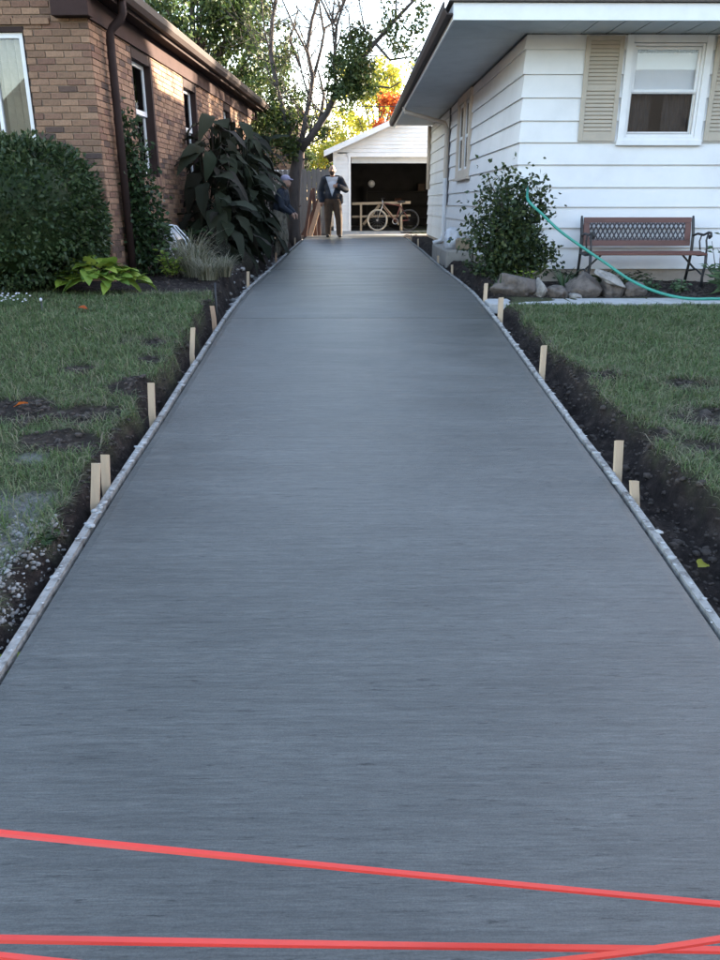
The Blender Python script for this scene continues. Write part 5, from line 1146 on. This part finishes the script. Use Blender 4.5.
# stooped helper in cap half hidden by the plants, facing the slab
py_ = 16.3; pxx = atY(281, 215, py_).x; pg = float(ground(pxx, py_)[0]); pe = tag(empty('person', (pxx-.04, py_, pg-.005), R(80)), 'person in lavender cap, dark top and camouflage trousers beside the plants', 'person')
fl_, fr_, kl, kr = (-.10, .05, .09), (.12, -.05, .09), (-.12, -.03, .46), (.13, -.08, .46)
LG = legs(.84, fl_, fr_, kl, kr)
TO = [('e', (0, -.02, .98), (.17, .13, .16)), ('e', (0, -.06, 1.14), (.18, .13, .18)), ('c', (-.13, -.09, 1.28), .08, (.13, -.09, 1.28), .08)]
AR = [('c', (-.19, -.09, 1.27), .07, (-.25, -.12, 1.02), .052), ('c', (-.25, -.12, 1.02), .05, (-.16, -.28, .90), .038), ('c', (.19, -.09, 1.27), .07, (.25, -.12, 1.02), .052), ('c', (.25, -.12, 1.02), .05, (.14, -.28, .90), .038)]
HD = [('c', (0, -.09, 1.30), .056, (0, -.14, 1.40), .054), ('e', (0, -.16, 1.48), (.075, .092, .11)), ('e', (0, -.21, 1.43), (.05, .05, .05)), ('e', (0, -.255, 1.465), (.014, .02, .024)), ('e', (-.077, -.15, 1.47), (.012, .02, .028)), ('e', (.077, -.15, 1.47), (.012, .02, .028))]
HN = hand((-.16, -.28, .90), (.3, -.6, -.6), -1, .6)+hand((.14, -.28, .90), (-.3, -.6, -.6), 1, .6)
fuse('body', grow(LG, -.012)+grow(TO, -.012)+AR+HD+HN, 'skin', pe, .010)
fuse('trousers', grow(LG, .008), 'camo', pe, .012); fuse('jacket', grow(TO, .014)+grow(AR, .012), 'navy', pe, .012)
fuse('cap', [('e', (0, -.155, 1.545), (.086, .102, .075)), ('c', (-.04, -.25, 1.53), .014, (.04, -.25, 1.53), .014), ('c', (-.03, -.30, 1.52), .012, (.03, -.30, 1.52), .012), ('c', (0, -.24, 1.53), .02, (0, -.31, 1.52), .012)], 'cap', pe, .010)
for q in (((-.10, .09, .045), (-.12, -.10, .04)), ((.12, .0, .045), (.14, -.20, .04))): fuse('boot', [('c', q[0], .05, q[1], .042), ('c', (q[0][0], q[0][1]-.03, .12), .055, q[0], .05)], 'boot', pe, .010)

simple_tree('backyard_tree', 8.3, 26.7, 5.0, (1.2, 1.7, 1.0), 5000, .15, 'tree_dark', 'small yard tree just behind the white house', .09, .78, 31, k=12)  # added out of view to keep sun off the man's upper body
simple_tree('yard_tree', 15.0, 23.8, 11.0, (.9, .9, 3.2), 6000, .18, 'tree_dark', 'slim yard tree between the white house and its neighbour', .15, .65, 33, k=14)  # added out of view to cut short the wall's sun patch
cloud_bush('backyard_shrub', (8.3, 29.0, 1.2), (.8, 1.5, 1.3), 6000, .13, 'hedge', 'tall loose shrub in the back yard of the white house', 'shrub', .5, False, 2.2, 9, rough=.25)  # added out of view to keep sun off the garage apron

# houses and trees across the street, added unseen behind the camera for the front windows to reflect
def unseen_street_house(x, wd, label, m):
    h = tag(empty('street_house', (x, -24, -1.1)), label, 'house', 'houses across the street'); a = wd/2
    MB().box(-a, a, -9, 0, -.3, 5.3).build('wall', m, h)
    MB().add([(-a-.5, .5, 5.2), (a+.5, .5, 5.2), (a+.5, -9.5, 5.2), (-a-.5, -9.5, 5.2), (-a+1.5, -4.5, 9.4), (a-1.5, -4.5, 9.4)], [(0, 3, 2, 1), (0, 1, 5, 4), (1, 2, 5), (2, 3, 4, 5), (3, 0, 4)]).build('roof', 'grey_shingle', h)
    for xx in (-a+1, a-2.4):
        w_ = MB().box(xx, xx+1.4, .002, .06, 1.2, 2.8).build('window', 'white', h, bevel=.01); box('pane', 'room', xx+.1, xx+1.3, .061, .066, 1.3, 2.7, w_)
    MB().box(-.5, .5, .002, .05, 0, 2.1).build('door', 'redwood', h, bevel=.01)
for x, wd, lb, m_ in ((-34, 12, 'brick house across the street with trees on both sides', 'brick'), (-17, 12, 'beige house across the street opposite the brick house', 'trim_beige'), (0, 12, 'white house across the street opposite the driveway', 'siding'), (17, 13, 'brick house across the street opposite the white house', 'brick'), (35, 13, 'beige house across the street past the brick one', 'trim_beige')): unseen_street_house(x, wd, lb, m_)
for i, (x, lb) in enumerate(((-25.5, 'street tree between the brick and beige houses opposite'), (-8.6, 'street tree between the beige and white houses opposite'), (8.4, 'street tree between the white and brick houses opposite'), (26, 'street tree between the brick and beige houses at the far end'))):
    simple_tree('street_tree', x, -20, 8.5, (3, 2.5, 3), 4500, .3, 'tree_green', lb, .22, .6, 20+i, 'street trees', 14)  # added behind the camera as something for the windows to reflect

c = atz(6, 628, -.5); stalks('broad_weed', (c.x-.05, c.y), 'broad leaved green weed beside the gravel at the trench edge', 9, .12, .10, .07, 'hosta', per=7, W=.7)
c = atz(45, 520, -.4); stalks('broad_weed', (c.x, c.y), 'small grey green weed between the gravel and paired stakes', 10, .06, .10, .05, 'ivy', per=8, W=.5)
for i, (px, lb) in enumerate(((575, 'small weed between the angular rock and bench leg'), (640, 'low weed behind the flat rock'), (668, 'low weed under the bench armrest'))):
    q = atz(px, 287, .0); stalks('bed_weed', (q.x, 9.45), lb, 14, .14, .16, .07, 'iris', per=10, W=.4)
